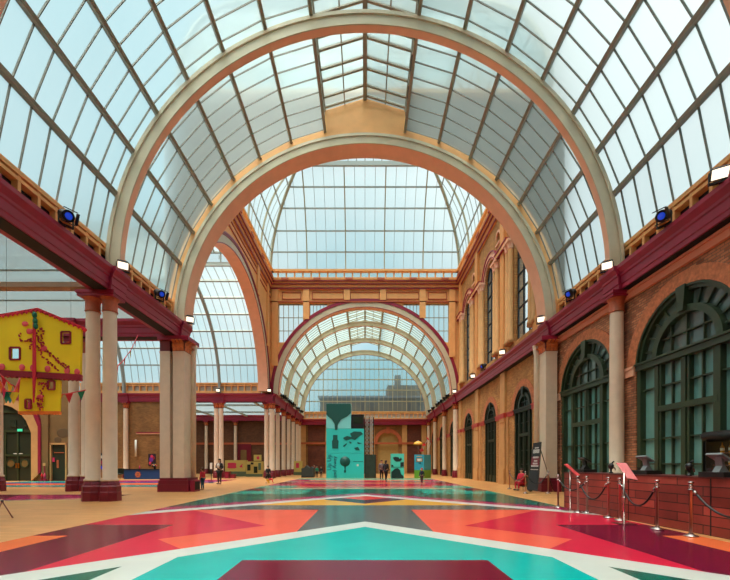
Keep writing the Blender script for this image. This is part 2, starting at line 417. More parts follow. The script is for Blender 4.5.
# ---- entablature (crimson beam)
PROF = [(0,7.42),(.72,7.42),(.72,7.56),(.75,7.58),(.75,7.82),(.79,7.85),(.79,7.93),(.84,8.0),(.9,8.08),(.9,8.21),(0,8.21)]
PROFN = [(.1,7.42)]+PROF[1:-1]+[(.1,8.21)]
def entab(n, fr, u0, u1, label, blocks=(), prof=PROF):
    m = MB(); k = len(prof)
    m.prism(prof, u0, u1, lambda a, b, c: fr(c, a, b))
    for u in blocks:
        m.prism([(p[0]+(.1 if p[0] > .2 else 0), p[1]) for p in prof], u-.42, u+.42, lambda a, b, c: fr(c, a, b))
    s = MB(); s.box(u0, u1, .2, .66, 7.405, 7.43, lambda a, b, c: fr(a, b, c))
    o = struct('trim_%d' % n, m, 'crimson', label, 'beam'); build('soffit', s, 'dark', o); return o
beamR = lambda u, c, z: (9.65-c, u, z); beamL = lambda u, c, z: (-9.65+c, u, z)
entab(2, beamR, -6.4, 55, 'long crimson beam along the right wall', (D0, D1, D2+.3, D3+.3, 43.6, 49.4))
entab(3, beamL, -6.4, 19.55, 'crimson beam carried by the near left columns', (D0, D1, D2+.3))
entab(4, beamL, D3-.5, 55, 'crimson beam over the far left colonnade', (D3+.3, 43.6, 49.4))
beamT = lambda u, c, z: (-u, D3-.35+.75-c, z); beamN = lambda u, c, z: (-u, 19.55-.75+c-.8, z)
entab(5, beamT, 8.9, 30, 'crimson beam across the back of the side hall', (14.1, 18.75, 23.4))
entab(6, lambda u, c, z: (-u, 18.2+.9-c, z), 9.6, 30, 'crimson beam running left from the near corner pier', (14.1, 18.75))
entab(7, lambda u, c, z: (u, D4-.05-c+.2, z-.5), -9.2, 9.2, 'crimson beam under the far glazed end wall')
entab(8, lambda u, c, z: (-u, 54.3-c+.2, z), 9.7, 30, 'crimson beam on the back wall of the far aisle')

# ---- timber clerestory on top of the beams, with posts as parts
pm = MB().box(-.05,.05,-.09,.09,8.2,9.2).mesh('post', [M['orange']])
def clerestory(n, fr, u0, u1, du, label, rot=0, z0=8.2, z1=9.24, back='dark'):
    m = MB(); m.box(u0, u1, -.12, .12, z1-.14, z1, fr); m.box(u0, u1, -.14, .1, z1-.3, z1-.2, fr); m.box(u0, u1, -.1, .12, z0, z0+.3, fr)
    r = struct('trim_%d' % n, m, 'orange', label, 'clerestory')
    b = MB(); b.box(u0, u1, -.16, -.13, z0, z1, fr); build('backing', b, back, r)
    k = 0; u = u0+du/2
    while u < u1:
        p = bpy.data.objects.new('post', pm); C.objects.link(p); p.parent = r
        p.location = fr(u, 0, z0-8.2); p.scale = (1, 1, (z1-.02-z0)/1.0); p.rotation_euler = (0, 0, rot)
        p.location.z = z0-8.2*p.scale[2]; u += du
    return r
M['aislepane'] = mat('grey_aisle_pane', (186, 180, 164), .3)
clerestory(9, lambda a, b, c: (9.42-b, a, c), -6.3, 18.6, .63, 'orange timber clerestory on the right beam of the near hall', PI/2)
clerestory(10, lambda a, b, c: (-9.42+b, a, c), -6.3, 18.6, .63, 'orange timber clerestory on the left beam of the near hall', PI/2)
clerestory(11, lambda a, b, c: (-a, 37.72-b, c), 10.2, 28, .64, 'pale railed clerestory under the side hall glazing', 0, 8.2, 9.3, 'aislepane')
clerestory(12, lambda a, b, c: (-a, 19.6+b, c), 10.2, 28, .64, 'timber clerestory on the near side of the side hall', 0, 8.2, 9.3, 'aislepane')
clerestory(13, lambda a, b, c: (9.42-b, a, c), D3+.5, 54.7, .8, 'clerestory over the right beam of the far vault', PI/2)
clerestory(14, lambda a, b, c: (-9.42+b, a, c), D3+.5, 54.7, .8, 'clerestory over the left beam of the far vault', PI/2)
clerestory(15, lambda a, b, c: (a, D4-.1-b, c), -8.9, 8.9, .62, 'pale railed clerestory below the far end glass', 0, 7.6, 8.85, 'white')

# ---- right wall, lower: three brick stretches with arched window holes
NWIN = [(11.3-5.05*2, 1.86), (11.3-5.05, 1.86), (11.3, 1.92), (16.33, 1.92)]
CWIN = [(22.7, 1.3), (28.6, 1.3), (34.6, 1.3)]
FWIN = [(40.8, 1.25), (46.6, 1.25), (52.2, 1.25)]
def hole(c, r, sp, base=.02, n=20):
    return [(c-r, base), (c+r, base)]+[(c+r*math.cos(PI*i/n), sp+r*math.sin(PI*i/n)) for i in range(n+1)]
m = MB()
fr = wallR(9.3)
m.prism([(-6.4,0),(19,0),(19,7.42),(-6.4,7.42)], 0, -.55, fr, [hole(c, r, 4.6) for c, r in NWIN])
m.prism([(19,0),(38.1,0),(38.1,7.42),(19,7.42)], 0, -.55, fr, [hole(c, r, 4.57) for c, r in CWIN], 1)
m.prism([(38.1,0),(55.2,0),(55.2,7.42),(38.1,7.42)], 0, -.55, fr, [hole(c, r, 4.57) for c, r in FWIN], 1)
wr = struct('wall_right', m, ['brickR','brickC'], 'long brick right wall with arched green windows', 'wall')
m = MB(); m.box(-6.4, 55.2, 0, 7.4, -.75, -.7, fr); build('backing', m, 'dark', wr)
for c, r in NWIN+CWIN+FWIN:
    m = MB(); m.ring(c, 4.6, r+.01, r+.42, 0, 180, -.1, .03, 30, fr); build('brick_arch', m, 'archbrick', wr)
def gaps(wins, a, b, ex=.02):
    e = a; out = []
    for c, r in wins: out.append((e, c-r-ex)); e = c+r+ex
    return out+[(e, b)]
for wins, a, b, mm in ((NWIN, -6.4, 19, 'salmon'), (CWIN, 19, 38.1, 'redline'), (FWIN, 38.1, 55, 'redline')):
    for p, q in gaps(wins, a, b):
        if q > p: m = MB(); m.box(p, q, 4.36, 4.62, 0, .07, fr); m.box(p, q, 4.6, 4.68, 0, .11, fr); build('string_course', m, mm, wr)
m = MB(); m.box(-6.4, 19, 7.08, 7.36, 0, .1, fr); m.box(-6.4, 19, 7.28, 7.36, 0, .16, fr); build('frieze_band', m, 'friezesalmon', wr)
for y in (20.2, 25.65, 31.6, 37.2):
    m = MB(); m.box(y-.42, y+.42, 0, 7.4, 0, .16, fr); m.box(y-.5, y+.5, 0, 1.0, 0, .26, fr); m.box(y-.47, y+.47, 4.1, 4.36, 0, .22, fr)
    r_ = MB(); r_.box(y-.5, y+.5, 4.36, 4.66, 0, .26, fr); build('string_break', r_, 'redline', wr)
    for s in (-.7, .7): m.box(y+s-.1, y+s+.1, 0, 4.4, 0, .1, fr)
    build('pilaster', m, 'stone', wr)
m = MB(); m.box(19.6, 38, .0, .5, 0, .06, fr) if False else m.box(19, 19.6, 0, .5, 0, .06, fr)
build('plinth', m, 'base', wr)

# ---- arched windows / french doors of the right wall
wn = [0]
def arched_window(c, r, sp, label, big=True, fr0=None, name='window', pane='tealpane', fm='green'):
    wn[0] += 1; fw = fr0 or wallR(9.3)
    f = lambda a, b, d: fw(c+a, b, d-.18)
    m = MB(); t = .16
    m.ring(0, sp, r-t, r, 0, 180, -.1, .12, 32, f); m.ring(0, sp, r-.06, r, 0, 180, .1, .2, 32, f)
    for s in (-1, 1): m.box(s*r, s*(r-t), 0, sp, -.1, .14, f)
    m.box(-r, r, sp-.12, sp+.1, -.1, .2, f); m.box(-r, r, sp+.06, sp+.12, -.1, .26, f)
    root = struct('%s_%d' % (name, wn[0]), m, fm, label, 'window' if name == 'window' else 'door')
    ri = r*.6; m = MB(); m.ring(0, sp+.1, ri-.1, ri+.1, 0, 180, -.08, .14, 28, f); build('inner_arch', m, fm, root)
    m = MB(); m.prism([(-.1,sp+ri+.05),(.1,sp+ri+.05),(.17,sp+r+.02),(-.17,sp+r+.02)], -.08, .24, f); build('keystone', m, fm, root)
    m = MB()
    for k in range(1, 12):
        if k == 6: continue
        a = PI*k/12; ca, sa = math.cos(a), math.sin(a)
        m.beam(f((ri+.05)*ca, sp+.1+(ri+.05)*sa, 0), f((r-.1)*ca, sp+(r-.1)*sa, 0), .05, .06)
    for k in (-.5, 0, .5):
        h = math.sqrt(max(0, 1-k*k))*(ri-.08); m.box(k*ri-.02, k*ri+.02, sp+.1, sp+.1+h, -.03, .05, f)
    m.box(-ri*.86, ri*.86, sp+.1+ri*.45, sp+.14+ri*.45, -.03, .05, f)
    mu_ = r*.56; n2 = [-r+t, -mu_, 0, mu_, r-t]
    for a0, a1, nc in ((-r+t, -mu_-.08, 1), (-mu_+.08, -.07, 2), (.07, mu_-.08, 2), (mu_+.08, r-t, 1)):
        for k in range(1, nc): x = a0+(a1-a0)*k/nc; m.box(x-.02, x+.02, .5, sp-.1, -.03, .05, f)
        for b in (.5, 1.32, 2.14, 3.8): m.box(a0, a1, b-.022, b+.022, -.03, .05, f)
    build('glazing_bars', m, fm, root)
    m = MB()
    for x, w in ((-mu_, .08), (mu_, .08), (0, .05)): m.box(x-w, x+w, 0, sp-.1, -.08, .12, f)
    m.box(-mu_, mu_, 2.98, 3.16, -.08, .13, f); m.box(-r+t, r-t, 0, .48, -.06, .06, f)
    for a0, a1 in ((-mu_+.09, -.08), (.08, mu_-.09)):
        for x in (a0+.03, a1-.03): m.box(x-.04, x+.04, .3, sp-.1, -.06, .09, f)
    build('mullions', m, fm, root)
    m = MB(); m.flat([(-r+.05,.1),(r-.05,.1),(r-.05,sp),(-r+.05,sp)], -.05, f); build('panes', m, pane, root, recalc=False)
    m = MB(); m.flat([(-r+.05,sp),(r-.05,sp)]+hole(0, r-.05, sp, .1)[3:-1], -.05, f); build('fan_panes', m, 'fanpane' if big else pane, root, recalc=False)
    return root
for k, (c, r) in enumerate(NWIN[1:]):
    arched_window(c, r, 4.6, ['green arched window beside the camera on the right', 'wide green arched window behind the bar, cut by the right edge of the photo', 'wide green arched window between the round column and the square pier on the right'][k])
for k, (c, r) in enumerate(CWIN):
    arched_window(c, r, 4.57, ['dark green arched door behind the tall black sign', 'middle dark green arched door of the court wall', 'farthest dark green arched door of the court wall'][k], pane='darkpane', name='door', fm='greend')
for k, (c, r) in enumerate(FWIN):
    arched_window(c, r, 4.57, ORD[k]+' dark green arched door along the right side of the far vault', pane='darkpane', name='door', fm='greend')

# ---- upper court walls
ZC0, ZC1, ZC2 = 18.55, 19.4, 20.25
def upwin(c): return hole(c, 1.28, 15.1, 8.9)
ocs = [[(c+.5*k-1.15+.0, 0) for k in ()] for c, _ in CWIN]
def oculus(y): return [(y-.3,16.75),(y+.3,16.75)]+[(y+.3*math.cos(PI*i/8), 17.2+.3*math.sin(PI*i/8)) for i in range(9)]
m = MB()
m.prism([(19.5,8.2),(37.8,8.2),(37.8,ZC1),(19.5,ZC1)], 0, -.7, fr, [upwin(c) for c, _ in CWIN]+[oculus(c-1.75) for c, _ in CWIN])
wu = struct('wall_court_right', m, ['brickC'], 'ochre upper wall of the court on the right with tall arched windows', 'wall')
for c, _ in CWIN:
    m = MB()
    for r0, r1, d in ((1.28, 1.42, .06), (1.42, 1.6, .1), (1.6, 1.78, .06)): m.ring(c, 15.1, r0, r1, 0, 180, -.05, d, 28, fr)
    build('archivolt', m, 'salmon', wu)
    m = MB(); m.ring(c, 15.1, 1.78, 1.86, 0, 180, 0, .14, 28, fr); m.ring(c, 15.1, 1.38, 1.44, 0, 180, 0, .13, 28, fr); build('archivolt_edge', m, 'crimson', wu)
    for s in (-1, 1):
        for k in (1.5, 2.0):
            y = c+s*k; m = MB(); m.lathe([(.24,0),(.24,.25),(.19,.32),(.17,5.9),(.17,6.0)], 14, fr(y, 8.9, .14)); build('shaft', m, 'stone', wu)
            m = MB(); m.lathe([(.18,5.9),(.2,6.0),(.17,6.05),(.26,6.35),(.3,6.4)], 14, fr(y, 8.9, .14)); m.box(y-.27, y+.27, 15.25, 15.4, 0, .42, fr); build('capital', m, 'salmon', wu)
    m = MB(); m.ring(c-1.75, 17.2, .3, .42, 0, 180, 0, .06, 12, fr); m.box(c-2.17, c-1.33, 16.63, 16.75, 0, .08, fr)
    build('oculus_surround', m, 'salmon', wu)
for p, q in gaps([(c, 1.8) for c, _ in CWIN], 19.5, 37.8):
    m = MB(); m.box(p, q, 15.4, 15.7, 0, .3, fr); m.box(p, q, 15.7, 15.78, 0, .36, fr, 1); m.box(p, q, 15.34, 15.4, 0, .34, fr, 1); build('impost_band', m, ['orange','crimson'], wu)
for y in (20.3, 25.65, 31.6, 37.1):
    m = MB(); m.box(y-.36, y+.36, 8.2, 18.6, 0, .2, fr); m.box(y-.44, y+.44, 8.2, 9.2, 0, .28, fr); build('pilaster', m, 'orange2', wu)
for k, (c, _) in enumerate(CWIN):
    wn[0] += 1; f = lambda a, b, d: wallR(9.3)(c+a, b, d-.25)
    m = MB(); m.ring(0, 15.1, 1.2, 1.28, 0, 180, -.05, .05, 24, f)
    for x in (-1.24, -.42, .42, 1.24): m.box(x-.04, x+.04, 8.9, 15.1+math.sqrt(max(0, 1.28**2-x*x)), -.05, .05, f)
    z = 9.9
    while z < 16: w = 1.25 if z < 15.1 else math.sqrt(max(.01, 1.25**2-(z-15.1)**2)); m.box(-w, w, z-.035, z+.035, -.05, .05, f); z += 1.04
    r_ = struct('window_%d' % wn[0], m, 'blackm', ['nearest', 'middle', 'farthest'][k]+' tall arched upper window in the right court wall', 'window')
    m = MB(); m.flat(hole(0, 1.24, 15.1, 8.9), 0, f); build('panes', m, 'clear', r_, recalc=False)

# far court wall with the big arch and four windows
def arch_outline(R, Zc, zmin, n=48): return arc(R, Zc, zmin, n, True)
FW = [(gx(278,D3), gx(303,D3)), (gx(309.5,D3), gx(327,D3)), (gx(403.5,D3), gx(420.5,D3)), (gx(424.5,D3), gx(449.5,D3))]
zt = gz(302.7, D3)
def fwin(x0, x1):
    R = 9.35; lo = lambda x: 8.28+math.sqrt(R*R-x*x) if abs(x) < R-.01 else 8.28
    xs = [x0+(x1-x0)*i/8 for i in range(9)]; bt = [(x, max(lo(x), 13.3)) for x in xs]
    return [p for p in bt if p[1] < zt-.02]+[(x1, zt), (x0, zt)] if lo(x1) < zt and lo(x0) < zt else None
def fwin2(x0, x1):
    R = 9.35; pts = []
    for i in range(17):
        x = x0+(x1-x0)*i/16; z = max(13.3, 8.28+math.sqrt(max(0, R*R-x*x)))
        if z < zt-.03: pts.append((x, z))
    a, b = pts[0][0], pts[-1][0]
    return pts+[(b, zt), (a, zt)]
holes = [fwin2(*w) for w in FW]
m = MB(); m.prism([(9.9,8.2),(9.9,ZC1),(-9.9,ZC1),(-9.9,8.2)]+arch_outline(9.2, 8.28, 8.3), D3+.06, D3+.68, FRY, holes)
wf = struct('wall_far', m, 'orange', 'ochre far wall of the court around the far arch', 'wall')
for x in (gx(306.2,D3), gx(347,D3)*1.0, gx(383,D3), gx(422.5,D3), gx(275,D3), gx(452,D3)):
    lo = 8.28+math.sqrt(max(0, 9.2**2-x*x)) if abs(x) < 9.2 else 8.3
    m = MB(); m.box(x-.3, x+.3, max(lo, 8.4)+.1, 18.6, D3-.1, D3+.06, FRY); build('pilaster', m, 'orange', wf)
m = MB(); m.ring(0, 8.28, 9.12, 9.3, 2, 178, D3-.04, D3+.1, 72, FRY); build('arch_edge', m, 'crimson', wf)
for x0, x1 in ((282,301),(312,344),(350,380),(386,419),(428,447)):
    a, b, z0, z1 = gx(x0,D3), gx(x1,D3), 17.5, 18.25; m = MB()
    for p in ((a,b,z0,z0+.07),(a,b,z1-.07,z1),(a,a+.07,z0,z1),(b-.07,b,z0,z1)): m.box(*p, D3-.02, D3+.08, FRY)
    build('frieze_panel', m, 'rust', wf)
m = MB(); m.box(-9.3, 9.3, 17.2, 17.3, D3-.1, D3+.1, FRY); build('frieze_line', m, 'rust', wf)
for k, h in enumerate(holes):
    wn[0] += 1; x0, x1 = min(p[0] for p in h), max(p[0] for p in h); m = MB()
    f = lambda a, b, d: (a, D3+.3-d, b)
    lo = lambda x: max(13.3, 8.28+math.sqrt(max(0, 9.35**2-x*x)))
    for i in range(6):
        x = x0+(x1-x0)*i/5; m.box(x-.025, x+.025, min(lo(x), zt-.05), zt, -.03, .03, f)
    for z in (14.5, 15.8, 17.1):
        e = [x0+(x1-x0)*i/20 for i in range(21)]; e = [x for x in e if lo(x) <= z]
        if len(e) > 1: m.box(e[0], e[-1], z-.03, z+.03, -.03, .03, f)
    r_ = struct('window_%d' % wn[0], m, 'barcream', ['outer left', 'inner left, cut by the arch,', 'inner right, cut by the arch,', 'outer right'][k]+' window above the far arch', 'window')
    m = MB(); m.flat(h, 0, f); build('panes', m, 'clear', r_, recalc=False)
# left court wall with the side arch
wl = lambda a, b, c: (-9.3-c, a, b)
m = MB(); m.prism([(38.0,8.2),(38.0,ZC1),(19.4,ZC1),(19.4,8.2)]+[(28.6+x, z) for x, z in arc(9.02, 8.2, 8.3, 48, True)], 0, .8, wl)
wcl = struct('wall_court_left', m, 'orange', 'ochre left wall of the court around the side arch', 'wall')
m = MB(); m.ring(28.6, 8.2, 8.95, 9.08, 2, 178, -.08, .04, 72, wl); build('arch_edge', m, 'crimson', wcl)
for y in (20.6, 23.9, 33.3, 36.6):
    lo = 8.2+math.sqrt(max(0, 9.1**2-(y-28.6)**2)); m = MB(); m.box(y-.3, y+.3, lo, 18.6, -.14, 0, wl); build('pilaster', m, 'orange', wcl)
m = MB(); m.box(19.5, 37.7, 17.6, 17.7, -.08, 0, wl); m.box(19.5, 37.7, 18.1, 18.18, -.08, 0, wl); build('frieze_line', m, 'rust', wcl)
# court cornice and pierced parapet, all four sides
CP = [(0,18.45),(.1,18.45),(.1,18.6),(.18,18.62),(.18,18.85),(.32,18.95),(.32,19.1),(.46,19.15),(.5,19.22),(.5,19.4),(0,19.4)]
YC, SX, SY = 28.63, 9.3, 9.13
sides4 = [lambda u, c, z: (SX-c, YC+u, z), lambda u, c, z: (-SX+c, YC+u, z), lambda u, c, z: (u, YC+SY-c, z), lambda u, c, z: (u, YC-SY+c, z)]
pm2 = MB().box(-.07,.07,-.06,.06,0,.62).mesh('post', [M['orange']])
for k, s4 in enumerate(sides4):
    hl = SY if k < 2 else SX
    m = MB(); m.prism(CP, -hl, hl, lambda a, b, c: s4(c, a, b)); t = MB()
    r_ = struct('trim_%d' % (16+k), m, 'orange2', ['right','left','far','near'][k]+' cornice of the central court', 'cornice')
    for z, c in ((18.52,.1),(18.9,.24),(19.13,.4)): t.box(-hl, hl, c-.02, c+.06, z-.05, z+.05, s4)
    build('red_line', t, 'crimson', r_)
    m = MB(); m.box(-hl, hl, -.02, .3, 19.4, 19.52, s4); m.box(-hl, hl, -.05, .38, 20.1, 20.3, s4); build('rail', m, 'orange', r_)
    n = 23
    for i in range(n+1):
        p = bpy.data.objects.new('post', pm2); C.objects.link(p); p.parent = r_; p.location = s4(-hl+2*hl*i/n, .14, 19.5)
    b = MB(); b.box(-hl, hl, .0, .02, 19.5, 20.15, s4); build('parapet_glass', b, 'clear', r_)
    m = MB()
    for i in range(6):
        u = -hl+2*hl*(i+.5)/6; m.box(u-.35, u+.35, .45, .56, 19.2, 19.38, s4)
    build('blocks', m, 'rust', r_)

# ---- court roof: coved glass on four sides, lantern on top
RC = 11.4; S = 9.35; ZB = 20.3
zz = [0, 1.85, 3.65, 5.35, 6.75, 8.0]; tt = lambda z: RC-math.sqrt(RC*RC-z*z)
rs = [lambda x, d, z: (d, YC+x, z), lambda x, d, z: (-d, YC+x, z), lambda x, d, z: (x, YC+d, z), lambda x, d, z: (x, YC-d, z)]
gl = MB()
for f in rs:
    for a, b in zip(zz[:-1], zz[1:]):
        for q in range(2):
            z0, z1 = a+(b-a)*q/2, a+(b-a)*(q+1)/2; e0, e1 = S-tt(z0), S-tt(z1)
            gl.add([f(-e0,e0,ZB+z0), f(e0,e0,ZB+z0), f(e1,e1,ZB+z1), f(-e1,e1,ZB+z1)], [(0,1,2,3)])
e = S-tt(8.0); zt_ = ZB+8.0
for f in rs:
    gl.add([f(-e,e,zt_+.2), f(e,e,zt_+.2), f(e,e,zt_+1.0), f(-e,e,zt_+1.0)], [(0,1,2,3)])
    gl.add([f(-e,e,zt_+1.1), f(e,e,zt_+1.1), f(0,0,zt_+3.2)], [(0,1,2)])
cr = struct('ceiling', gl, 'clear', 'coved glass roof high over the central court', 'ceiling', recalc=False)
for z in zz[1:]:
    m = MB(); e1 = S-tt(z); w = .09 if z < 7.9 else .2
    for f in rs: m.beam(f(-e1,e1-.05,ZB+z), f(e1,e1-.05,ZB+z), w, w*1.3)
    build('purlin_ring', m, 'bargrey', cr)
for sx in (-1, 1):
    for sy in (-1, 1):
        m = MB(); pts = []
        for i in range(17):
            z = 8.0*i/16; d = S-tt(z)-.03; pts.append((sx*d, YC+sy*d, ZB+z))
        m.tube(pts, .15, 8); build('hip_rib', m, 'barcream', cr)
def roofbar(m, f, x, w, dp):
    z = 0; prev = None
    for i in range(13):
        z = 8.0*i/12
        if S-tt(z) < abs(x): break
        p = f(x, S-tt(z)-dp/2, ZB+z)
        if prev: m.beam(prev, p, w, dp, up=f(0, 1, 0) if False else (Vector(f(0,1,0))-Vector(f(0,0,0))))
        prev = p
for f in rs:
    m = MB()
    for k in range(-9, 10):
        if k % 4 != 2: roofbar(m, f, k*.95, .035, .05)
    build('glazing_bars', m, 'bargrey', cr)
    for x in (-5.7, -1.9, 1.9, 5.7):
        m = MB(); roofbar(m, f, x, .1, .14); build('rafter', m, 'barcream', cr)
m = MB()
for f in rs:
    m.beam(f(-e,e,zt_+.15), f(e,e,zt_+.15), .25, .25); m.beam(f(-e,e,zt_+1.05), f(e,e,zt_+1.05), .22, .2)
    for i in range(17): x = -e+2*e*i/16; m.beam(f(x,e,zt_+.2), f(x,e,zt_+1.0), .16, .1)
    for i in range(-5, 6):
        x = e*i/6; m.beam(f(x,e,zt_+1.1), f(x*.0+x*.15,e*.15,zt_+2.9), .06, .08)
build('lantern_frame', m, 'bargrey', cr)

# ---- glazed end of the far vault, lower wall, building behind it
m = MB(); m.flat(arc(8.9, 8.28, 8.9, 40), D4-.05, FRY)
wn[0] += 1
wi = MB(); zc = 8.28
for z in (10.3, 11.9, 13.4, 14.9, 16.2): w = math.sqrt(8.9**2-(z-zc)**2); wi.box(-w, w, z-.06, z+.06, D4-.14, D4-.04, FRY)
for i in range(-13, 14):
    x = i*.66; wi.box(x-(.05 if i % 3 == 0 else .02), x+(.05 if i % 3 == 0 else .02), 8.9, zc+math.sqrt(8.9**2-x*x), D4-.12, D4-.05, FRY)
r_ = struct('window_%d' % wn[0], wi, 'barcream', 'half round glazed end wall of the far vault', 'window'); build('panes', m, 'endglass', r_, recalc=False)
m = MB()
ah = [(.75-1.95+.0, 0)]
ax = gx(388, D4); ar = 1.5
AH = [(ax-ar,.02),(ax+ar,.02)]+[(ax+ar*math.cos(PI*i/20), 4.4+ar*math.sin(PI*i/20)) for i in range(21)]
m.prism([(-9.9,0),(9.9,0),(9.9,7.42),(-9.9,7.42)], D4, D4+.5, FRY, [AH])
we = struct('wall_end', m, 'brickF', 'brick end wall of the far vault', 'wall')
m = MB(); m.flat(AH, D4+.3, FRY); build('arch_infill', m, 'infill', we)
m = MB(); m.ring(ax, 4.4, ar, ar+.5, 0, 180, D4-.12, D4+.1, 28, FRY); m.box(ax-.25, ax+.25, 5.7, 6.7, D4-.2, D4, FRY); build('arch_surround', m, 'rust', we)
for x0, x1, z0, z1 in ((308,325,.2,4.0),(308,325,4.6,6.9),(407,421,.2,4.0),(407,421,4.6,6.9)):
    m = MB(); m.box(gx(x0,D4), gx(x1,D4), z0, z1, D4-.06, D4+.05, FRY); build('brick_panel', m, 'redpanel', we)
for x in (303.5, 328, 372, 404.5, 424):
    m = MB(); m.box(gx(x,D4)-.35, gx(x,D4)+.35, 0, 7.4, D4-.14, D4, FRY); build('pilaster', m, 'stone', we)
m = MB(); m.box(-9.2, 9.2, 4.2, 4.45, D4-.2, D4, FRY); build('string_course', m, 'rust', we)

# ---- side aisles
m = MB(); m.prism([(-30.8,0),(-17.3,0),(-17.3,8.2),(-30.8,8.2)], 37.55, 37.9, FRY)
wa = struct('wall_aisle', m, 'brickF', 'yellow brick wall behind the blue counter', 'wall')
m = MB(); m.box(-22.3, -17.3, 4.26, 4.36, 37.47, 37.55, FRY); m.box(-22.3, -17.3, 4.36, 4.44, 37.44, 37.55, FRY, 1); build('string_course', m, ['salmon','crimson'], wa)
m = MB(); m.box(-17.6, -17.3, 0, 8.2, 37.9, 54.6); struct('wall_aisle_side', m, 'brickD', 'brick return wall at the edge of the far aisle', 'wall') if False else None
m = MB(); m.box(-31, -9.9, 54.5, 55, 0, 8.3)
wb = struct('wall_back', m, 'brickD', 'dark brown back wall of the far left aisle', 'wall')
m = MB(); m.box(-31, -9.9, 54.42, 54.5, 4.1, 4.4); build('string_course', m, 'rust', wb)
a, b = gx(236.5, 54.4), gx(251, 54.4)
m = MB(); m.box(a, b, 54.36, 54.5, 0, gz(444,54.4)); build('door_surround', m, 'base', wb)
m = MB(); m.box(a+.6, b-.6, 54.32, 54.5, 0, gz(450,54.4)); build('door_panel', m, 'plaster', wb)
m = MB(); m.box(-31.2, -30.8, -6.4, 55, 0, 8.3); struct('wall_left', m, 'brickC', 'outer left brick wall of the side hall', 'wall')
# green door wall
gxl = lambda x: gx(x, 30.3); gzl = lambda y: gz(y, 30.3)
DH = [(gxl(1.5),.02),(gxl(33),.02),(gxl(33),gzl(433)),(gxl(28),gzl(421)),(gxl(22),gzl(413)),(gxl(14),gzl(407.5)),(gxl(6),gzl(405)),(gxl(1.5),gzl(405))]
SH = [(gxl(51),.02),(gxl(66),.02),(gxl(66),gzl(444.5)),(gxl(51),gzl(444.5))]
m = MB(); m.prism([(-30.8,0),(gxl(74),0),(gxl(74),8.2),(-30.8,8.2)], 30.3, 30.7, FRY, [DH, SH])
wg = struct('wall_side', m, 'plaster', 'tan plastered wall with the two green doors', 'wall')
def band(pts, w0, w1, c0, c1, mm, nm):
    m = MB()
    for (p, q) in zip(pts[:-1], pts[1:]): pass
    cx, cz = gxl(14), gzl(440)
    out = lambda p, k: (p[0]+k*(1 if p[0] > cx-5 else 0), p[1]+k*.9)
    inn = [out(p, w0) for p in pts]; ou = [out(p, w1) for p in pts]
    m.prism(inn+ou[::-1], c0, c1, FRY); build(nm, m, mm, wg)
edge = [DH[1]]+DH[2:7]
band(edge, 0, .55, 30.12, 30.32, 'stone', 'door_surround'); band(edge, .55, .78, 30.08, 30.32, 'crimson', 'door_edge')
m = MB(); m.box(gxl(42.5), gxl(49.5), 30.15, 30.3, 0, 8.0); build('pilaster', m, 'plaster', wg)
m = MB(); m.ball((gxl(63),30.3,gzl(433)), .5, .012, .38); m.ball((gxl(58),30.3,gzl(440)), .3, .012, .25); build('damp_stain', m, mat('damp_stain', (96,72,44), .9), wg)
# aisle glass ceilings
m = MB(); m.flat([(-30.8,-6.4),(-9.6,-6.4),(-9.6,18.3),(-30.8,18.3)], 8.24)
ac = struct('ceiling', m, 'aisleglass', 'flat frosted glass ceiling of the near left aisle', 'ceiling', recalc=False)
for y in (-1.4, 3.65, D0, D1):
    m = MB(); m.box(-30.8, -9.6, y-.15, y+.2, 7.6, 7.78); build('cross_beam', m, 'aislebeam', ac)
for y in [1.1+2.52*i for i in range(7)]:
    m = MB(); m.box(-30.8, -9.6, y-.015, y+.015, 8.18, 8.24); build('glazing_bar', m, 'bar', ac)
m = MB(); m.flat([(-30.8,38.1),(-9.6,38.1),(-9.6,54.6),(-30.8,54.6)], 8.2)
ac = struct('ceiling', m, 'aisleglass', 'flat frosted glass ceiling of the far left aisle', 'ceiling', recalc=False)
for y in (43.5, 49.3):
    m = MB(); m.box(-30.8, -9.6, y-.08, y+.08, 7.9, 8.1); build('cross_beam', m, 'bargrey', ac)
for x in (-12, -16.4, -21, -25.6):
    m = MB(); m.box(x-.06, x+.06, 38.1, 54.5, 7.95, 8.15); build('glazing_bar', m, 'barcream', ac)
# end of side hall, back of near hall
m = MB(); m.prism([(19.5,8.2),(37.7,8.2)]+[(28.6+x, z) for x, z in arc(9.1, 8.28, 8.4, 30)], 28.2, 28.3, lambda a, b, c: (-c, a, b))
struct('window_40', m, 'clear', 'glazed gable of the side hall', 'window')
m = MB(); m.prism([(-31,0),(9.9,0),(9.9,8.2),(9.4,8.3)]+arc(9.4, 8.28, 8.4, 40)+[(-9.4,8.3),(-31,8.2)], -6.9, -6.6, FRY)
struct('wall_rear', m, 'brickF', 'brick wall behind the camera', 'wall')
# building outside beyond the far glass
xb = lambda x: gx(x, 72); zb = lambda y: gz(y, 72)
m = MB(); m.box(xb(320), xb(428), 72, 80, 0, zb(398)); m.box(xb(388), xb(424), 74, 80, 0, zb(383)); m.box(xb(396), xb(402), 74.5, 76, 0, zb(372))
bd = thing('outside_building', 'tan brick building standing outside the far glazed end wall', 'building', (0, 76, 0))
build('wall', m, 'brickX', bd)
m = MB(); m.box(xb(318), xb(428), 71.7, 80.2, zb(398), zb(396)); build('roof_edge', m, 'exterior', bd)
for x in (330, 345, 362, 372, 410, 420):
    m = MB(); m.box(xb(x-2.5), xb(x+2.5), 71.9, 72.1, zb(413), zb(403)); build('window', m, 'dark', bd)
gm = MB(); gm.box(-90, 90, 56, 160, -.4, -.05); gm.box(-90, -32, -60, 56, -.4, -.05); gm.box(10.4, 90, -60, 56, -.4, -.05)
tag(build('ground', gm, 'exterior'), 'paved ground outside the building', 'ground', kind='structure')
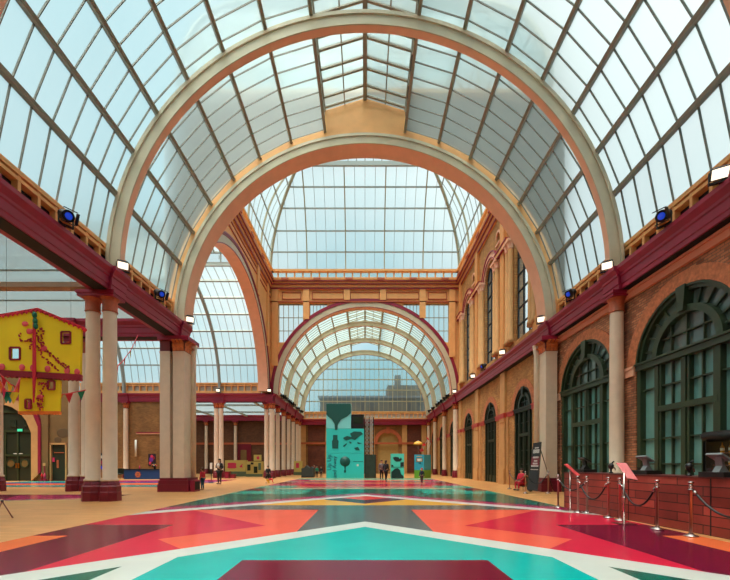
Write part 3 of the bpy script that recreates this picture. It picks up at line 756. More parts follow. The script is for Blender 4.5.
# ================================================================ columns
def column_proto(name, label, r=.26, zb=.71, zs=6.73, zt=7.42, leafy=False):
    t = thing(name, label, 'column')
    k = max(r, .255)/.26 if r > .225 else r/.26
    m = MB(); m.lathe([(.37*k,0),(.37*k,.32),(.355*k,.34),(.355*k,.52),(.32*k,.56),(.31*k,.62),(.29*k,.66),(.275*k,.71)], 8, rot=PI/8, smooth=False); build('base', m, 'base', t)
    m = MB(); m.lathe([(.285*k,zb),(.285*k,zb+.06),(r,zb+.1),(r*.99,3),(r*.93,zs-.05),(r*.93,zs)], 28); build('shaft', m, 'shaft', t)
    m = MB(); lvs = MB()
    if leafy:
        m.lathe([(r*.95,zs),(r*1.08,zs+.04),(r*.95,zs+.08),(r*.95,zs+.3),(r*1.25,zt-.2)], 24)
        for row, (z0, hh, oo) in enumerate(((zs+.06,.28,.1),(zs+.22,.3,.17))):
            for i in range(8):
                a = 2*PI*(i+.5*row)/8; c, s = math.cos(a), math.sin(a); tx, ty = -s, c; q = []
                for f_, o_, w in ((0,0,.08),(.6,.02,.1),(.95,oo*.7,.07),(.8,oo,.03)):
                    for sg in (-1, 1): q.append((c*(r*.98+o_)+tx*w*sg*k, s*(r*.98+o_)+ty*w*sg*k, z0+hh*f_))
                lvs.add(q, [(0,1,3,2),(2,3,5,4),(4,5,7,6)])
    else:
        m.lathe([(r*1.02,zs),(r*1.1,zs+.03),(r*1.02,zs+.06),(r*1.0,zt-.32),(r*1.02,zt-.3),(r*1.25,zt-.22),(r*1.35,zt-.2)], 24)
    cpt = build('capital', m, 'capcore' if leafy else 'rust', t)
    if leafy: build('leaves', lvs, 'leaf', cpt)
    m = MB(); w = r*1.45; m.box(-w,w,-w,w,zt-.2,zt-.1); m.box(-w*1.1,w*1.1,-w*1.1,w*1.1,zt-.1,zt); build('abacus', m, 'crimson', t)
    return t
cp = column_proto('column', 'round cream column with crimson base, right one of the pair by the yellow fabric house', .232)
cp.location = (-9.14, D1, 0)
def col(x, y, label, src=None, group='columns of the hall'): return dup(src or cp, (x, y, 0), 0, label, group)
cp['group'] = 'columns of the hall'
col(-9.75, D1, 'round cream column with crimson base, left one of the pair by the yellow fabric house')
for x, lb in ((-9.75, 'outer'), (-9.14, 'inner')): col(x, D0, lb+' round column of the pair just left of the camera')
col(-14.25, 18.85, 'left column of the pair showing just left of the nearest left columns, with crimson base')
col(-13.7, 18.95, 'column half hidden between the nearest left column and the one behind it')
col(-18.02, 18.85, 'column cut by the left edge of the photo beside the big green door')
col(-18.62, 18.85, 'column just outside the left edge of the photo')
cs = column_proto('column', 'slim round column at the back of the side hall, left of its pair, behind the woman in black', .22, leafy=True)
cs.location = (-14.42, 37.35, 0); cs['group'] = 'columns of the hall'
col(-13.95, 37.35, 'slim round column at the back of the side hall, right of its pair, behind the woman in black', cs)
col(-18.75, 37.35, 'slim column on the brick wall hidden behind the near corner pier', cs)
col(-23.2, 37.35, 'slim column on the yellow brick wall left of the blue counter', cs)
col(-9.72, 38.0, 'left of the two columns at the far left corner of the court', cs)
cb = column_proto('column', 'right of the two columns at the far left corner of the court, with the dark figure at its foot', .27, leafy=True)
cb.location = (-9.1, 37.7, 0); cb['group'] = 'columns of the hall'
for k, y in enumerate((40.6, 43.5, 46.4, 49.3, 52.2, 54.0)):
    col(-9.2, y, ORD[k]+' column of the far left colonnade counted from the court', cs)
for x, lb in ((-22.3, 'left'), (-18.2, 'middle'), (-13.8, 'right')): col(x, 54.1, lb+' slim column on the dark back wall of the far aisle', cs)
col(9.02, D1, 'single round cream column on the right wall above the bar end')
col(9.02, D0, 'round column on the right wall beside the camera, outside the frame')
col(8.98, 38.1, 'cream column at the far right corner of the court', cb)
for k, y in enumerate((43.6, 49.4, 54.2)): col(8.98, y, ORD[k]+' column along the right side of the far vault', cs)

# ---- square piers at the near corners of the court
def leaves(m, x0, x1, y0, y1, z0, z1):
    def row(px, py, nx, ny, L, n):
        for r_ in range(2):
            for i in range(n):
                u = -L/2+L*(i+.5)/n; tx, ty = -ny, nx; zb = z0+(z1-z0)*(.04 if r_ == 0 else .4); h = (z1-z0)*.5; q = []
                for f_, o_, w in ((0,.02,.45),(.55,.05,.48),(.95,.17+.06*r_,.36),(.78,.26+.06*r_,.14)):
                    for sg in (-1, 1): q.append((px+nx*o_+tx*(u+sg*w*L/n), py+ny*o_+ty*(u+sg*w*L/n), zb+h*f_))
                m.add(q, [(0,1,3,2),(2,3,5,4),(4,5,7,6)])
    cx, cy = (x0+x1)/2, (y0+y1)/2
    row(cx, y0, 0, -1, x1-x0, 3); row(cx, y1, 0, 1, x1-x0, 3); row(x0, cy, -1, 0, y1-y0, 4); row(x1, cy, 1, 0, y1-y0, 4)
def pier(x, s, label, amin=-9):
    t = thing('pier', label, 'pier', (x, 18.85, 0)); fr_ = lambda a, b, c: (x+s*a, 18.85+b, c)
    m = MB(); A = max(amin, -.74); m.box(A,.74,-.62,.66,0,.36,fr_); m.box(max(A,-.71),.71,-.59,.63,.36,.54,fr_); m.box(max(A,-.67),.66,-.55,.6,.54,.66,fr_); build('base', m, 'base', t)
    for a0, a1 in ((-.68,-.2), (-.06,.48)):
        if a0 < amin: continue
        m = MB(); m.box(a0,a1,-.5,.5,.66,6.7,fr_); m.box(a0-.02,a1+.02,-.52,.52,6.62,6.7,fr_); build('shaft', m, 'shaft', t)
        m = MB(); m.box(a0,a1,-.5,.5,6.7,7.25,fr_); cpt = build('capital', m, 'capcore', t)
        if a0 > -.5: lv = MB(); leaves(lv, a0, a1, -.5, .5, 6.7, 7.28); m = MB(); m.add([fr_(*v) for v in lv.v], lv.f); build('leaves', m, 'leaf', cpt)
    m = MB(); m.box(max(-.21, A),-.05,-.1,.4,.66,7.25,fr_); build('recess', m, 'cream', t)
    m = MB(); m.lathe([(.13,.66),(.13,6.7),(.2,7.2)], 14, fr_(.56,.3,0)); build('colonnette', m, 'shaft', t)
    m = MB(); m.box(max(A,-.8),.72,-.62,.62,7.22,7.41,fr_); build('abacus', m, 'crimson', t)
    return t
pier(-9.1, 1, 'square grouped pier with leafy capitals left of the child in red')
pier(9.1, -1, 'square grouped pier with leafy capital behind the leaning black sign', -.19)
# crimson grille box beside the left pier
m = MB(); m.box(-8.34,-8.12,18.35,18.95,0,.55); t = thing('heater_box', 'small crimson heater box at the foot of the near left pier', 'heater', (-8.23, 18.6, 0)); build('casing', m, 'crimson', t)
m = MB()
for i in range(6): m.box(-8.125,-8.1,18.4+.09*i,18.44+.09*i,.08,.48)
build('grille', m, 'black', t)

# ================================================================ lamps on the beams
def flood_proto():
    t = thing('floodlight', 'lit floodlight', 'floodlight', group='floodlights on the beams')
    rot = Matrix.Rotation(math.radians(35), 4, 'X')
    def R_(m): m.v = [tuple(rot @ Vector(v)+Vector((0,0,.22))) for v in m.v]; return m
    m = MB(); m.prism([(-.18,-.13),(.18,-.13),(.18,.13),(-.18,.13)], -.08, .06, FRY); m.box(-.14,.14,.05,.16,-.1,.1)
    for i in range(5): m.box(-.15,.15,.06+.025*i,.07+.025*i,-.13,.13)
    hs_ = build('housing', R_(m), 'blackm', t, local=True)
    m = MB(); m.box(-.16,.16,-.1,-.082,-.11,.11); build('lens', R_(m), 'lamp', hs_, local=True)
    m = MB(); m.box(-.21,-.19,-.03,.03,0,.28); m.box(.19,.21,-.03,.03,0,.28); m.box(-.21,.21,-.04,.04,-.02,.02); build('yoke', m, 'blackm', t, local=True)
    return t
def spot_proto(lens):
    t = thing('stage_spotlight', 'black stage spotlight', 'spotlight', group='stage spotlights on the beams')
    rot = Matrix.Rotation(math.radians(25), 4, 'X')
    def R_(m): m.v = [tuple(rot @ Vector(v)+Vector((0,0,.3))) for v in m.v]; return m
    f = lambda a, b, c: (a, c, b)
    m = MB(); m.lathe([(.02,.3),(.1,.28),(.14,.2),(.14,-.12),(.16,-.14),(.16,-.18),(.12,-.18)], 18, fr=f); cn_ = build('can', R_(m), 'blackm', t, local=True)
    m = MB(); m.lathe([(.001,-.19),(.095,-.19),(.095,-.18)], 18, fr=f); build('lens', R_(m), lens, cn_, local=True)
    m = MB(); m.box(-.16,.16,-.36,-.18,-.19,-.17); m.box(-.16,.16,-.3,-.18,.17,.19); m.box(.17,.19,-.36,-.18,-.16,.16); build('barn_door', R_(m), 'black', cn_, local=True)
    m = MB(); m.box(-.19,-.17,-.03,.03,0,.34); m.box(.17,.19,-.03,.03,0,.34); m.box(-.19,.19,-.04,.04,-.02,.02); build('yoke', m, 'blackm', t, local=True)
    return t
fp = flood_proto(); fp.location = (-8.68, D1, 8.23); fp.rotation_euler = (0,0,math.radians(35)); fp['label'] = 'lit floodlight on the left beam at the foot of the near arch'
for x, y, rz, lb in ((8.68, D1, -35, 'lit floodlight on the right beam at the foot of the near arch'), (-8.6, D2+.3, 30, 'lit floodlight on the corner of the left beam above the grouped pier'),
    (8.65, D2+.3, -30, 'lit floodlight on the right beam above the grouped pier'), (8.7, D0+.7, -30, 'lit floodlight at the right edge of the photo'),
    (8.7, 24.4, -30, 'lit floodlight on the right beam below the nearest tall upper window'), (8.7, 31.0, -30, 'lit floodlight on the right beam between the farther upper windows'),
    (8.7, 37.4, -25, 'lit floodlight at the foot of the far arch on the right'), (-9.2, 36.95, 10, 'lit floodlight at the foot of the far arch on the left'),
    (-14.1, 36.95, 10, 'lit floodlight on the side hall beam over the woman in black')):
    dup(fp, (x, y, 8.23), math.radians(rz), lb)
M['nolens'] = mat('dark_lens', (50, 54, 60), .1)
sp = spot_proto('bluelens'); sp.location = (-8.7, 11.2, 8.25); sp.rotation_euler = (0,0,math.radians(60)); sp['label'] = 'blue-lensed spotlight on the left beam nearest the camera'
for x, y, rz, lb in ((8.7, 11.2, -60, 'blue-lensed spotlight on the right beam nearest the camera'), (-8.7, 16.3, 60, 'blue-lensed spotlight on the left beam past the near arch'),
    (8.7, 16.3, -60, 'blue-lensed spotlight on the right beam past the near arch'), (8.7, 28.3, -60, 'blue-lensed spotlight on the court part of the right beam')):
    dup(sp, (x, y, 8.25), math.radians(rz), lb)
s2 = spot_proto('nolens'); s2.location = (8.7, 40.6, 8.25); s2.rotation_euler = (0,0,math.radians(-60)); s2['label'] = 'first small black spotlight along the right beam of the far vault'
for k, y in enumerate((42, 43.6, 45, 46.4, 49.3, 52)):
    dup(s2, (8.7, y, 8.25), math.radians(-60), ORD[k+1]+' small black spotlight along the right beam of the far vault')
for k, y in enumerate((40.6, 42, 43.6, 45, 46.4, 49.3, 52)):
    dup(s2, (-8.7, y, 8.25), math.radians(60), ORD[k]+' small black spotlight along the left beam of the far vault')

# ================================================================ bar on the right
bx = lambda y: 6.0+.4*(11.6-y)/6.4
M['redplank'] = plank_mat('red_stained_boards', 1, 2, (186, 78, 64), (138, 52, 44), (52, 20, 18), 1.1, .178, .4, .01, .5, .5)
bar_ = thing('bar_counter', 'bar counter clad in reddish wooden boards on the right', 'bar counter', (6.3, 8.4, 0))
m = MB(); fr_ = lambda a, b, c: (bx(a)+c, a, b)
m.prism([(5.0,0),(11.6,0),(11.6,1.04),(5.0,1.04)], 0, .06, fr_); build('front', m, 'redplank', bar_)
m = MB(); m.prism([(0,0),(.75,0),(.75,1.04),(0,1.04)], 11.54, 11.6, lambda a, b, c: (bx(c)+a, c, b)); build('end_panel', m, 'redplank', bar_)
m = MB(); m.prism([(5.0,1.04),(11.64,1.04),(11.64,1.075),(5.0,1.075)], -.02, .78, fr_); build('worktop', m, mat('worktop', (92, 36, 34), .35), bar_)
for y in (9.0, 7.0):
    m = MB(); m.box(y-.01,y+.01,.0,1.04,-.006,.0,fr_); build('joint_strip', m, mat('joint', (40,16,14), .7) if y == 9 else 'black', bar_)
bk = thing('back_counter', 'low black back counter behind the bar', 'counter', (8.2, 7.5, 0))
m = MB(); m.box(7.85,8.55,5,9.3,0,.94); build('carcass', m, 'black', bk); m = MB(); m.box(7.8,8.6,4.95,9.35,.94,.98); build('worktop', m, 'blackm', bk)
# bottle cooler
M['coolglow'] = mat('cooler_interior', (230, 190, 110), .5, emit=((255, 205, 120), .35))
fz = thing('bottle_cooler', 'black drinks cooler with a rounded hood and lit shelves behind the bar', 'cooler', (8.2, 8.4, .98))
m = MB(); m.box(7.86,7.9,8.88,8.95,.98,1.85); m.box(7.86,7.9,7.6,7.66,.98,1.85); m.box(8.45,8.5,7.6,8.95,.98,1.85); m.box(7.86,8.5,8.9,8.95,.98,1.85); m.box(7.86,8.5,7.6,7.64,.98,1.85); m.box(7.86,8.5,7.6,8.95,.98,1.02); build('cabinet', m, 'black', fz)
m = MB(); m.tube([(7.98,7.5,1.94),(7.98,9.02,1.94)], .12, 16); m.box(7.95,8.5,7.55,8.98,1.85,2.02); build('hood', m, 'blackm', fz)
m = MB(); m.box(8.42,8.45,7.66,8.88,1.03,1.84); build('back_panel', m, 'coolglow', fz)
for z in (1.28, 1.55): m = MB(); m.box(7.94,8.42,7.66,8.88,z,z+.015); build('shelf', m, 'steel', fz)
bt = thing('bottle', 'bottle', 'bottle', group='bottles in the cooler')
m = MB(); m.lathe([(.035,0),(.038,.02),(.038,.13),(.014,.18),(.012,.235)], 10); gls = build('glass', m, mat('amber_bottle', (190,130,50), .15), bt)
m = MB(); m.lathe([(.0395,.05),(.0395,.11)], 10); build('bottle_label', m, mat('paper_label', (230,220,190), .6), gls)
n = 0
for z, nm in ((1.02,'bottom'), (1.295,'middle'), (1.565,'top')):
    for i in range(6):
        lb = ORD[i]+' bottle from the near end on the %s shelf of the cooler' % nm; p = (8.12, 7.75+.2*i, z)
        if n == 0: bt.location = p; bt['label'] = lb
        else: dup(bt, p, 0, lb)
        n += 1
# tills
def till(x, y, rz, label, screen, src=None):
    t = thing('till', label, 'till', (x, y, 1.075), rz, 'tills on the bar')
    m = MB(); m.box(-.2,.2,-.22,.22,0,.09); build('cash_drawer', m, 'black', t, local=True)
    m = MB(); m.prism([(-.1,.09),(.12,.09),(.04,.2),(.0,.36),(-.05,.36),(-.02,.2)], -.06, .06, FRY); build('stand', m, screen, t, local=True)
    rt = Matrix.Translation((-.02,0,.36)) @ Matrix.Rotation(math.radians(28), 4, 'Y')
    m = MB(); m.box(-.13,.13,-.14,.14,-.02,.015); m.v = [tuple(rt @ Vector(v)) for v in m.v]; scr_ = build('screen', m, screen, t, local=True)
    m = MB(); m.box(-.11,.11,-.12,.12,.015,.02); m.v = [tuple(rt @ Vector(v)) for v in m.v]; build('display', m, 'black', scr_, local=True)
    m = MB(); m.box(.02,.14,.16,.26,.0,.16); build('card_reader', m, 'black', t, local=True)
    return t
M['greyplastic'] = mat('grey_plastic', (116, 120, 122), .4)
till(gx(585,11.0), 11.0, .1, 'black till with a tilted screen at the far end of the bar', 'black')
till(gx(646,8.9), 8.9, .15, 'grey till with a tilted screen in the middle of the bar', 'greyplastic')
till(gx(720,6.95), 6.95, .15, 'grey till in front of the drinks cooler', 'greyplastic')
t = thing('till_tray', 'long low black tray under the middle till', 'tray', (gx(650,8.7), 8.75, 1.075))
def tap(x, y, label):
    t = thing('beer_tap', label, 'beer tap', (x, y, 1.075))
    m = MB(); m.lathe([(.05,0),(.05,.02),(.025,.04),(.025,.1),(.06,.14),(.07,.2),(.05,.24),(.02,.26)], 14, (x,y,1.075)); build('tap_body', m, 'black', t)
    m = MB(); m.tube([(x,y,1.3),(x+.03,y-.03,1.36),(x+.05,y-.05,1.38)], .018, 8); build('handle', m, 'blackm', t)
    m = MB(); m.tube([(x,y,1.22),(x+.1,y,1.21),(x+.11,y,1.15)], .014, 8); build('spout', m, 'steel', t)
tap(gx(611,9.9), 9.9, 'black beer tap in front of the round column'); tap(gx(689,7.75), 7.75, 'black beer tap between the two grey tills')
bpy.data.objects.remove(bpy.data.objects['till_tray'])
# stanchions
st = thing('stanchion', '', 'stanchion', group='rope stanchions')
m = MB(); m.lathe([(.115,0),(.115,.015),(.108,.025),(.05,.045),(.03,.07)], 24); build('base', m, 'steel', st)
M['copper'] = mat('rose_steel', (176, 128, 116), .28, metal=1)
m = MB(); m.lathe([(.025,.06),(.025,.86),(.036,.865),(.036,.885),(.026,.89),(.026,.91)], 16); build('post', m, 'copper', st)
m = MB(); m.lathe([(.036,.91),(.036,.925),(.02,.93),(.02,.945),(.045,.95),(.05,.97),(.04,.985),(.001,.99)], 16); fin = build('finial', m, 'steel', st); m = MB(); m.lathe([(.02,.82),(.045,.83),(.045,.85),(.02,.86)], 12); build('rope_ring', m, 'steel', fin)
SP = [(5.77,11.5,'stanchion at the far left end of the bar'), (5.7,10.3,'stanchion directly behind the small red reading stand'), (5.91,10.25,'stanchion just right of the small red reading stand'),
      (5.88,9.3,'stanchion midway between the two red reading stands'), (5.87,8.86,'stanchion half hidden behind the large red reading stand'), (5.81,7.66,'stanchion right of the large red reading stand'),
      (5.84,6.9,'nearest stanchion in the photo, with a rope running off to the right'), (6.0,5.5,'stanchion just beyond the right edge of the photo'),
      (7.62,20.3,'stanchion left of the person in red'), (7.17,17.2,'stanchion in front of the tall leaning sign'), (8.18,17.2,'stanchion right of the tall leaning sign')]
for k, (x, y, lb) in enumerate(SP):
    if k == 0: st.location = (x, y, .0085); st['label'] = lb
    else: dup(st, (x, y, .0085), 0, lb)
def rope(i, j, label, sag=.34):
    a, b = Vector((*SP[i][:2], .84)), Vector((*SP[j][:2], .84)); d = (b-a).normalized(); a += d*.05; b -= d*.05; pts = []
    for k in range(21):
        s = k/20; p = a.lerp(b, s); p.z -= sag*4*s*(1-s); pts.append(p)
    t = thing('barrier_rope', label, 'rope', tuple(a), group='barrier ropes'); m = MB(); m.tube(pts, .02, 8); build('cord', m, 'black', t)
    m = MB(); m.tube([pts[0], pts[1]], .026, 8); m.tube([pts[-2], pts[-1]], .026, 8); build('hook', m, 'steel', t)
rope(0, 2, 'black rope hanging behind the small red reading stand', .26); rope(1, 3, 'deep swag of black rope between the two red reading stands', .42)
rope(4, 5, 'black rope right of the large red reading stand', .42); rope(6, 7, 'black rope leaving the right edge of the photo', .4)
rope(8, 9, 'black rope in front of the person in red', .3); rope(9, 10, 'black rope in front of the tall leaning sign', .4)
# reading stands
M['redsheet'] = mat('red_printed_sheet', (206, 66, 70), .4)
def stand(name, label, base, panel, zt):
    t = thing(name, label, 'sign stand', (*base, 0))
    m = MB(); m.box(base[0]-.2,base[0]+.2,base[1]-.13,base[1]+.13,.0085,.022); build('base', m, 'steel', t)
    m = MB(); m.tube([(*base,.02),(*base,zt)], .022, 12); m.lathe([(.03,0),(.03,.05)], 12, (base[0],base[1],.55)); build('pole', m, 'steel', t)
    p = [Vector((gx(x,d), d, gz(y,d))) for x, y, d in panel]; nn = (p[1]-p[0]).cross(p[3]-p[0]).normalized()*.012
    m = MB(); m.hexa([v-nn for v in p]+[v+nn for v in p]); build('panel', m, 'redsheet', t)
    m = MB(); m.beam(p[0]+nn, p[1]+nn, .02, .03); m.beam(p[3]+nn, p[2]+nn, .02, .03); build('frame_edge', m, 'steel', t)
stand('sign_stand', 'large red slanted reading stand on a steel pole before the bar', (5.64,8.38), [(616,463,8.62),(626.3,463.3,8.5),(637.7,480,8.2),(627.2,478.3,8.32)], 1.12)
stand('sign_stand', 'small red slanted reading stand near the far end of the bar', (5.757,10.8), [(564.6,464.3,10.8),(567.2,464,10.95),(579.7,475.2,10.6),(577.2,476.2,10.45)], 1.12)

# tall leaning sign
M['signblack'] = mat('sign_black', (34, 30, 32), .5); M['signred'] = mat('sign_red', (110, 26, 40), .5); M['sign_ink'] = mat('sign_ink', (200, 190, 186), .6)
ts = thing('display_sign', 'tall black leaning sign with red patch and pale lettering', 'sign', (8.0, 17.8, 0))
q = [Vector((gx(x,d), d, max(.01, gz(y,d)))) for x, y, d in ((527.5,489.6,18.0),(537.6,491,17.7),(541,441.8,17.9),(533.2,443,18.2))]
ux, uy = q[1]-q[0], q[3]-q[0]; nn = ux.cross(uy).normalized(); nn *= -1 if nn.y > 0 else 1
def onsign(u, v, d=0): return q[0].lerp(q[1], u).lerp(q[3].lerp(q[2], u), v)+nn*d
m = MB(); m.hexa([onsign(*uv,-.03) for uv in ((0,0),(1,0),(1,1),(0,1))]+[onsign(*uv,.0) for uv in ((0,0),(1,0),(1,1),(0,1))]); build('board', m, 'signblack', ts)
m = MB(); m.hexa([onsign(*uv,.001) for uv in ((.03,.5),(.97,.5),(.97,.7),(.03,.7))]+[onsign(*uv,.006) for uv in ((.03,.5),(.97,.5),(.97,.7),(.03,.7))]); build('red_patch', m, 'signred', ts)
m = MB()
for v, u0, u1, h in ((.885,.3,.8,.012),(.83,.15,.9,.022),(.79,.15,.9,.018),(.685,.2,.85,.018),(.61,.35,.75,.016),(.555,.25,.8,.018),(.505,.1,.9,.016),(.43,.08,.92,.008)):
    n = int((u1-u0)*14)
    for i in range(n):
        a = u0+(u1-u0)*i/n; b = a+(u1-u0)/n*.72
        m.hexa([onsign(*uv,.006) for uv in ((a,v-h),(b,v-h),(b,v+h),(a,v+h))]+[onsign(*uv,.01) for uv in ((a,v-h),(b,v-h),(b,v+h),(a,v+h))])
build('lettering', m, 'sign_ink', ts)
m = MB(); m.beam(onsign(1,.84,-.03), (gx(553.5,18.1), 18.1, .01), .03); m.beam(onsign(1,0,-.02), onsign(1,1,-.02), .04); build('strut', m, 'steel', ts)

# ================================================================ central exhibits
M['panelteal'] = mat('teal_print', (50, 204, 200), .45); M['panelpale'] = mat('pale_teal_print', (128, 218, 220), .45); M['inkgreen'] = mat('dark_green_ink', (14, 84, 78), .5); M['navy'] = mat('navy_ink', (14, 62, 84), .5)
TD = 36.3; tx = lambda x: gx(x, TD); tz = lambda y: gz(y, TD)
tw = thing('exhibition_tower', 'tall turquoise tower printed with a hot air balloon and the words Up Up and Away', 'exhibition panel', (tx(345), TD+.8, 0))
def tp(nm, x0, x1, y0, y1, mm, d0=0, d1=1.5): m = MB(); m.box(tx(x0), tx(x1), TD+d0, TD+d1, max(.0, tz(y0)), tz(y1)); return build(nm, m, mm, tw)
pA = tp('panel', 326.2, 364, 479, 453.2, 'panelteal'); pB = tp('panel', 326.2, 364, 453, 428.6, 'panelteal', .01); pC = tp('panel', 326.2, 351, 428.4, 403.6, 'panelpale', .02)
for o_, l_ in ((pA,'lowest turquoise panel with lettering and a round balloon'),(pB,'middle turquoise panel with flying machines'),(pC,'pale top panel with a dark balloon envelope')): o_['label'] = l_
rb_ = tp('recess_box', 351.2, 364, 428.4, 414.5, 'black', .04); tp('screen', 353.5, 362.5, 423.5, 417, 'darkpane', .02, .05).parent = rb_
sh = lambda pts: [(tx(x), tz(y)) for x, y in pts]
def ink(nm, pts, mm='inkgreen', dep=.02, holes=()): m = MB(); m.prism(sh(pts), TD-dep, TD+.02, FRY); return build(nm, m, mm, {'balloon_envelope': pC, 'balloon_neck': pA}.get(nm, pB))
ink('balloon_envelope', [(326.3,403.8),(350.9,403.8),(350.9,413),(347,416.5),(341,419.5),(338,424),(337.3,430),(335,430),(334.4,424),(332,419.5),(328,416.5),(326.3,414)])
ink('balloon_basket', [(333,435),(337.5,435),(337.5,439.5),(338.6,441),(338.2,448.5),(332.3,448.5),(332,441),(333,439.5)])
m = MB(); m.lathe([(.001,0),(.48,0),(.48,.02)], 28, (tx(345), TD-.02, tz(461.5)), fr=lambda a, b, c: (a, TD-.02+(c-tz(461.5)), tz(461.5)+(b-TD+.02))); build('round_balloon', m, 'inkgreen', pA)
ink('balloon_neck', [(344.2,466),(345.8,466),(345.4,470),(346,470.5),(346,472.6),(344,472.6),(344,470.5),(344.6,470)])
ink('flying_machine', [(350,433.5),(354,431.5),(361,431.7),(363,434),(359,436.5),(355,440),(351,439),(346,440.5),(343,438),(347,436),(351.5,437)])
for pts in ([(343,446),(347,443),(346.5,444.5),(344,447)], [(349,441),(352,443),(350,443.6)], [(354,448),(358,447),(360,450.5),(356,450)], [(357,442),(362,443.5),(358,443.8)]): ink('flying_machine_fragment', pts)
def words(txt, x, y, size, rotdeg, mm, nm='lettering', parent=None, D=TD, align='LEFT'):
    cu = bpy.data.curves.new('t', 'FONT'); cu.body = txt; cu.size = size; cu.extrude = .006; cu.align_x = align
    to = bpy.data.objects.new('t', cu); C.objects.link(to)
    me = bpy.data.meshes.new_from_object(to.evaluated_get(bpy.context.evaluated_depsgraph_get())); bpy.data.objects.remove(to)
    me.transform(Matrix.Translation((x, D-.012, y)) @ Matrix.Rotation(math.radians(90), 4, 'X') @ Matrix.Rotation(math.radians(rotdeg), 4, 'Z'))
    p = WL[parent.name]; me.transform(Matrix.Translation((-p[0], -p[1], -p[2]))); me.materials.clear(); me.materials.append(M[mm])
    return build(nm, me, mm, parent)
words('Up Up', tx(331.2), tz(470.5), .56, 90, 'navy', parent=pA); words('and Away', tx(336.4), tz(478), .52, 90, 'navy', parent=pA)
m = MB()
for i in range(9): m.box(tx(353.4+i*1.08), tx(354.2+i*1.08), TD-.012, TD, tz(461.9), tz(461.2))
build('caption', m, 'inkgreen', pA); m = MB(); m.box(tx(356.8), tx(358.6), TD-.012, TD, tz(466.2), tz(464.2)); build('white_mark', m, 'white', pA)
# lattice tower and dark panel
lt_ = thing('lattice_tower', 'dark openwork lattice tower right of the turquoise exhibition tower', 'tower', (tx(369), TD+.9, 0))
m = MB(); x0, x1, z0, z1 = tx(364.8), tx(373.6), 0, tz(416.5)
for x in (x0, (x0+x1)/2, x1):
    for y in (TD+.5, TD+1.3): m.box(x-.04, x+.04, y-.04, y+.04, z0, z1)
build('upright', m, 'blackm', lt_)
for y in (TD+.5, TD+1.3):
    m = MB(); z = 2.2; xm = (x0+x1)/2
    while z < z1-.2:
        m.beam((x0,y,z),(x1,y,z), .04)
        for a, b in ((x0,xm),(xm,x1)): m.beam((a,y,z),(b,y,z+.42), .035); m.beam((b,y,z),(a,y,z+.42), .035)
        z += .42
    build('lattice', m, 'bargrey', lt_)
dp = thing('display_case', 'dark display panel standing under the lattice tower', 'display', (tx(370), TD+.2, 0))
m = MB(); m.box(tx(364.6), tx(375.8), TD+.1, TD+.3, 0, tz(454.5)); build('board', m, mat('dark_print', (40, 50, 42), .5, noise=.5, nscale=2.5), dp)
m = MB()
for a in (tx(364.6), tx(375.4)): m.box(a, a+.06, TD+.06, TD+.1, 0, tz(454.5))
build('frame', m, 'black', dp)
# turquoise banner
bn = thing('exhibition_board', 'turquoise exhibition board with dark sketches right of the dark group', 'exhibition panel', (gx(397.5,36), 36, 0)); bX = lambda x: gx(x, 36); bZ = lambda y: gz(y, 36)
m = MB(); m.box(bX(391), bX(404), 35.9, 36.9, 0, bZ(453.7)); build('panel', m, mat('mint_print', (84, 204, 186), .5), bn)
M['ink'] = mat('print_ink', (24, 44, 44), .5)
def bink(par, pts, D, mm='ink', nm='drawing'): m = MB(); m.prism([(gx(x,D), gz(y,D)) for x, y in pts], D-.02, D+.01, FRY); build(nm, m, mm, par)
bink(bn, [(393,457.5),(395,456.8),(398.5,457.2),(399.5,459),(401,457.5),(402,459.5),(400,461.5),(396,461.6),(393.8,459.8)], 35.9); bink(bn, [(400.3,462.5),(403.8,462),(403.8,466.5),(400.3,466.8)], 35.9); bink(bn, [(391.3,464.5),(393,465),(393.6,466.5),(391.3,466.8)], 35.9)
bink(bn, [(391.2,472),(393,470.5),(395,468.6),(398,468.2),(400,470),(401,474),(403.5,476),(403.5,478.6),(391.2,478.6)], 35.9)
m = MB(); m.box(bX(391), bX(404), 35.88, 35.9, bZ(467.4), bZ(467)); build('panel_joint', m, 'inkgreen', bn)
# blue and green kiosk with umbrella
M['skyblue'] = mat('sky_blue_print', (44, 150, 176), .5); M['grass'] = mat('grass_green_print', (92, 150, 40), .5)
kk = thing('exhibition_kiosk', 'sky blue and green box kiosk with a yellow umbrella over it', 'kiosk', (gx(422,36.6), 37, 0))
p0, p1, p2 = Vector((gx(414.3,36.4),36.4,0)), Vector((gx(424,36.2),36.2,0)), Vector((gx(431,37.4),37.4,0)); p3 = p0+(p2-p1)
z1, z2 = gz(470,36.3), gz(454.6,36.3)
foot = [(p.x, p.y) for p in (p0, p1, p2, p3)]
m = MB(); m.prism(foot, 0, z1); build('lower_band', m, 'grass', kk); m = MB(); m.prism(foot, z1, z2); build('upper_band', m, 'skyblue', kk)
def onk(u, v, d): p = p0.lerp(p1, u); n_ = Vector((p1.y-p0.y, -(p1.x-p0.x), 0)).normalized(); return Vector((p.x+n_.x*d, p.y+n_.y*d, v))
def kink(u0, u1, v0, v1, mm, nm):
    m = MB(); m.hexa([onk(u, v, 0) for u, v in ((u0,v0),(u1,v0),(u1,v1),(u0,v1))]+[onk(u, v, .015) for u, v in ((u0,v0),(u1,v0),(u1,v1),(u0,v1))]); build(nm, m, mm, kk)
kink(.22,.85,1.55,1.9,'gold','logo_plate'); kink(.32,.77,1.6,1.85,'white','logo_field'); kink(.45,.7,1.38,1.46,'navy','caption'); kink(.25,.8,2.05,2.1,'orange','caption')
um = thing('umbrella', 'open yellow umbrella hanging above the blue and green kiosk', 'umbrella', (gx(418.5,36.6), 36.7, z2))
ux_, uz_ = gx(418.3,36.6), gz(444.5,36.6)
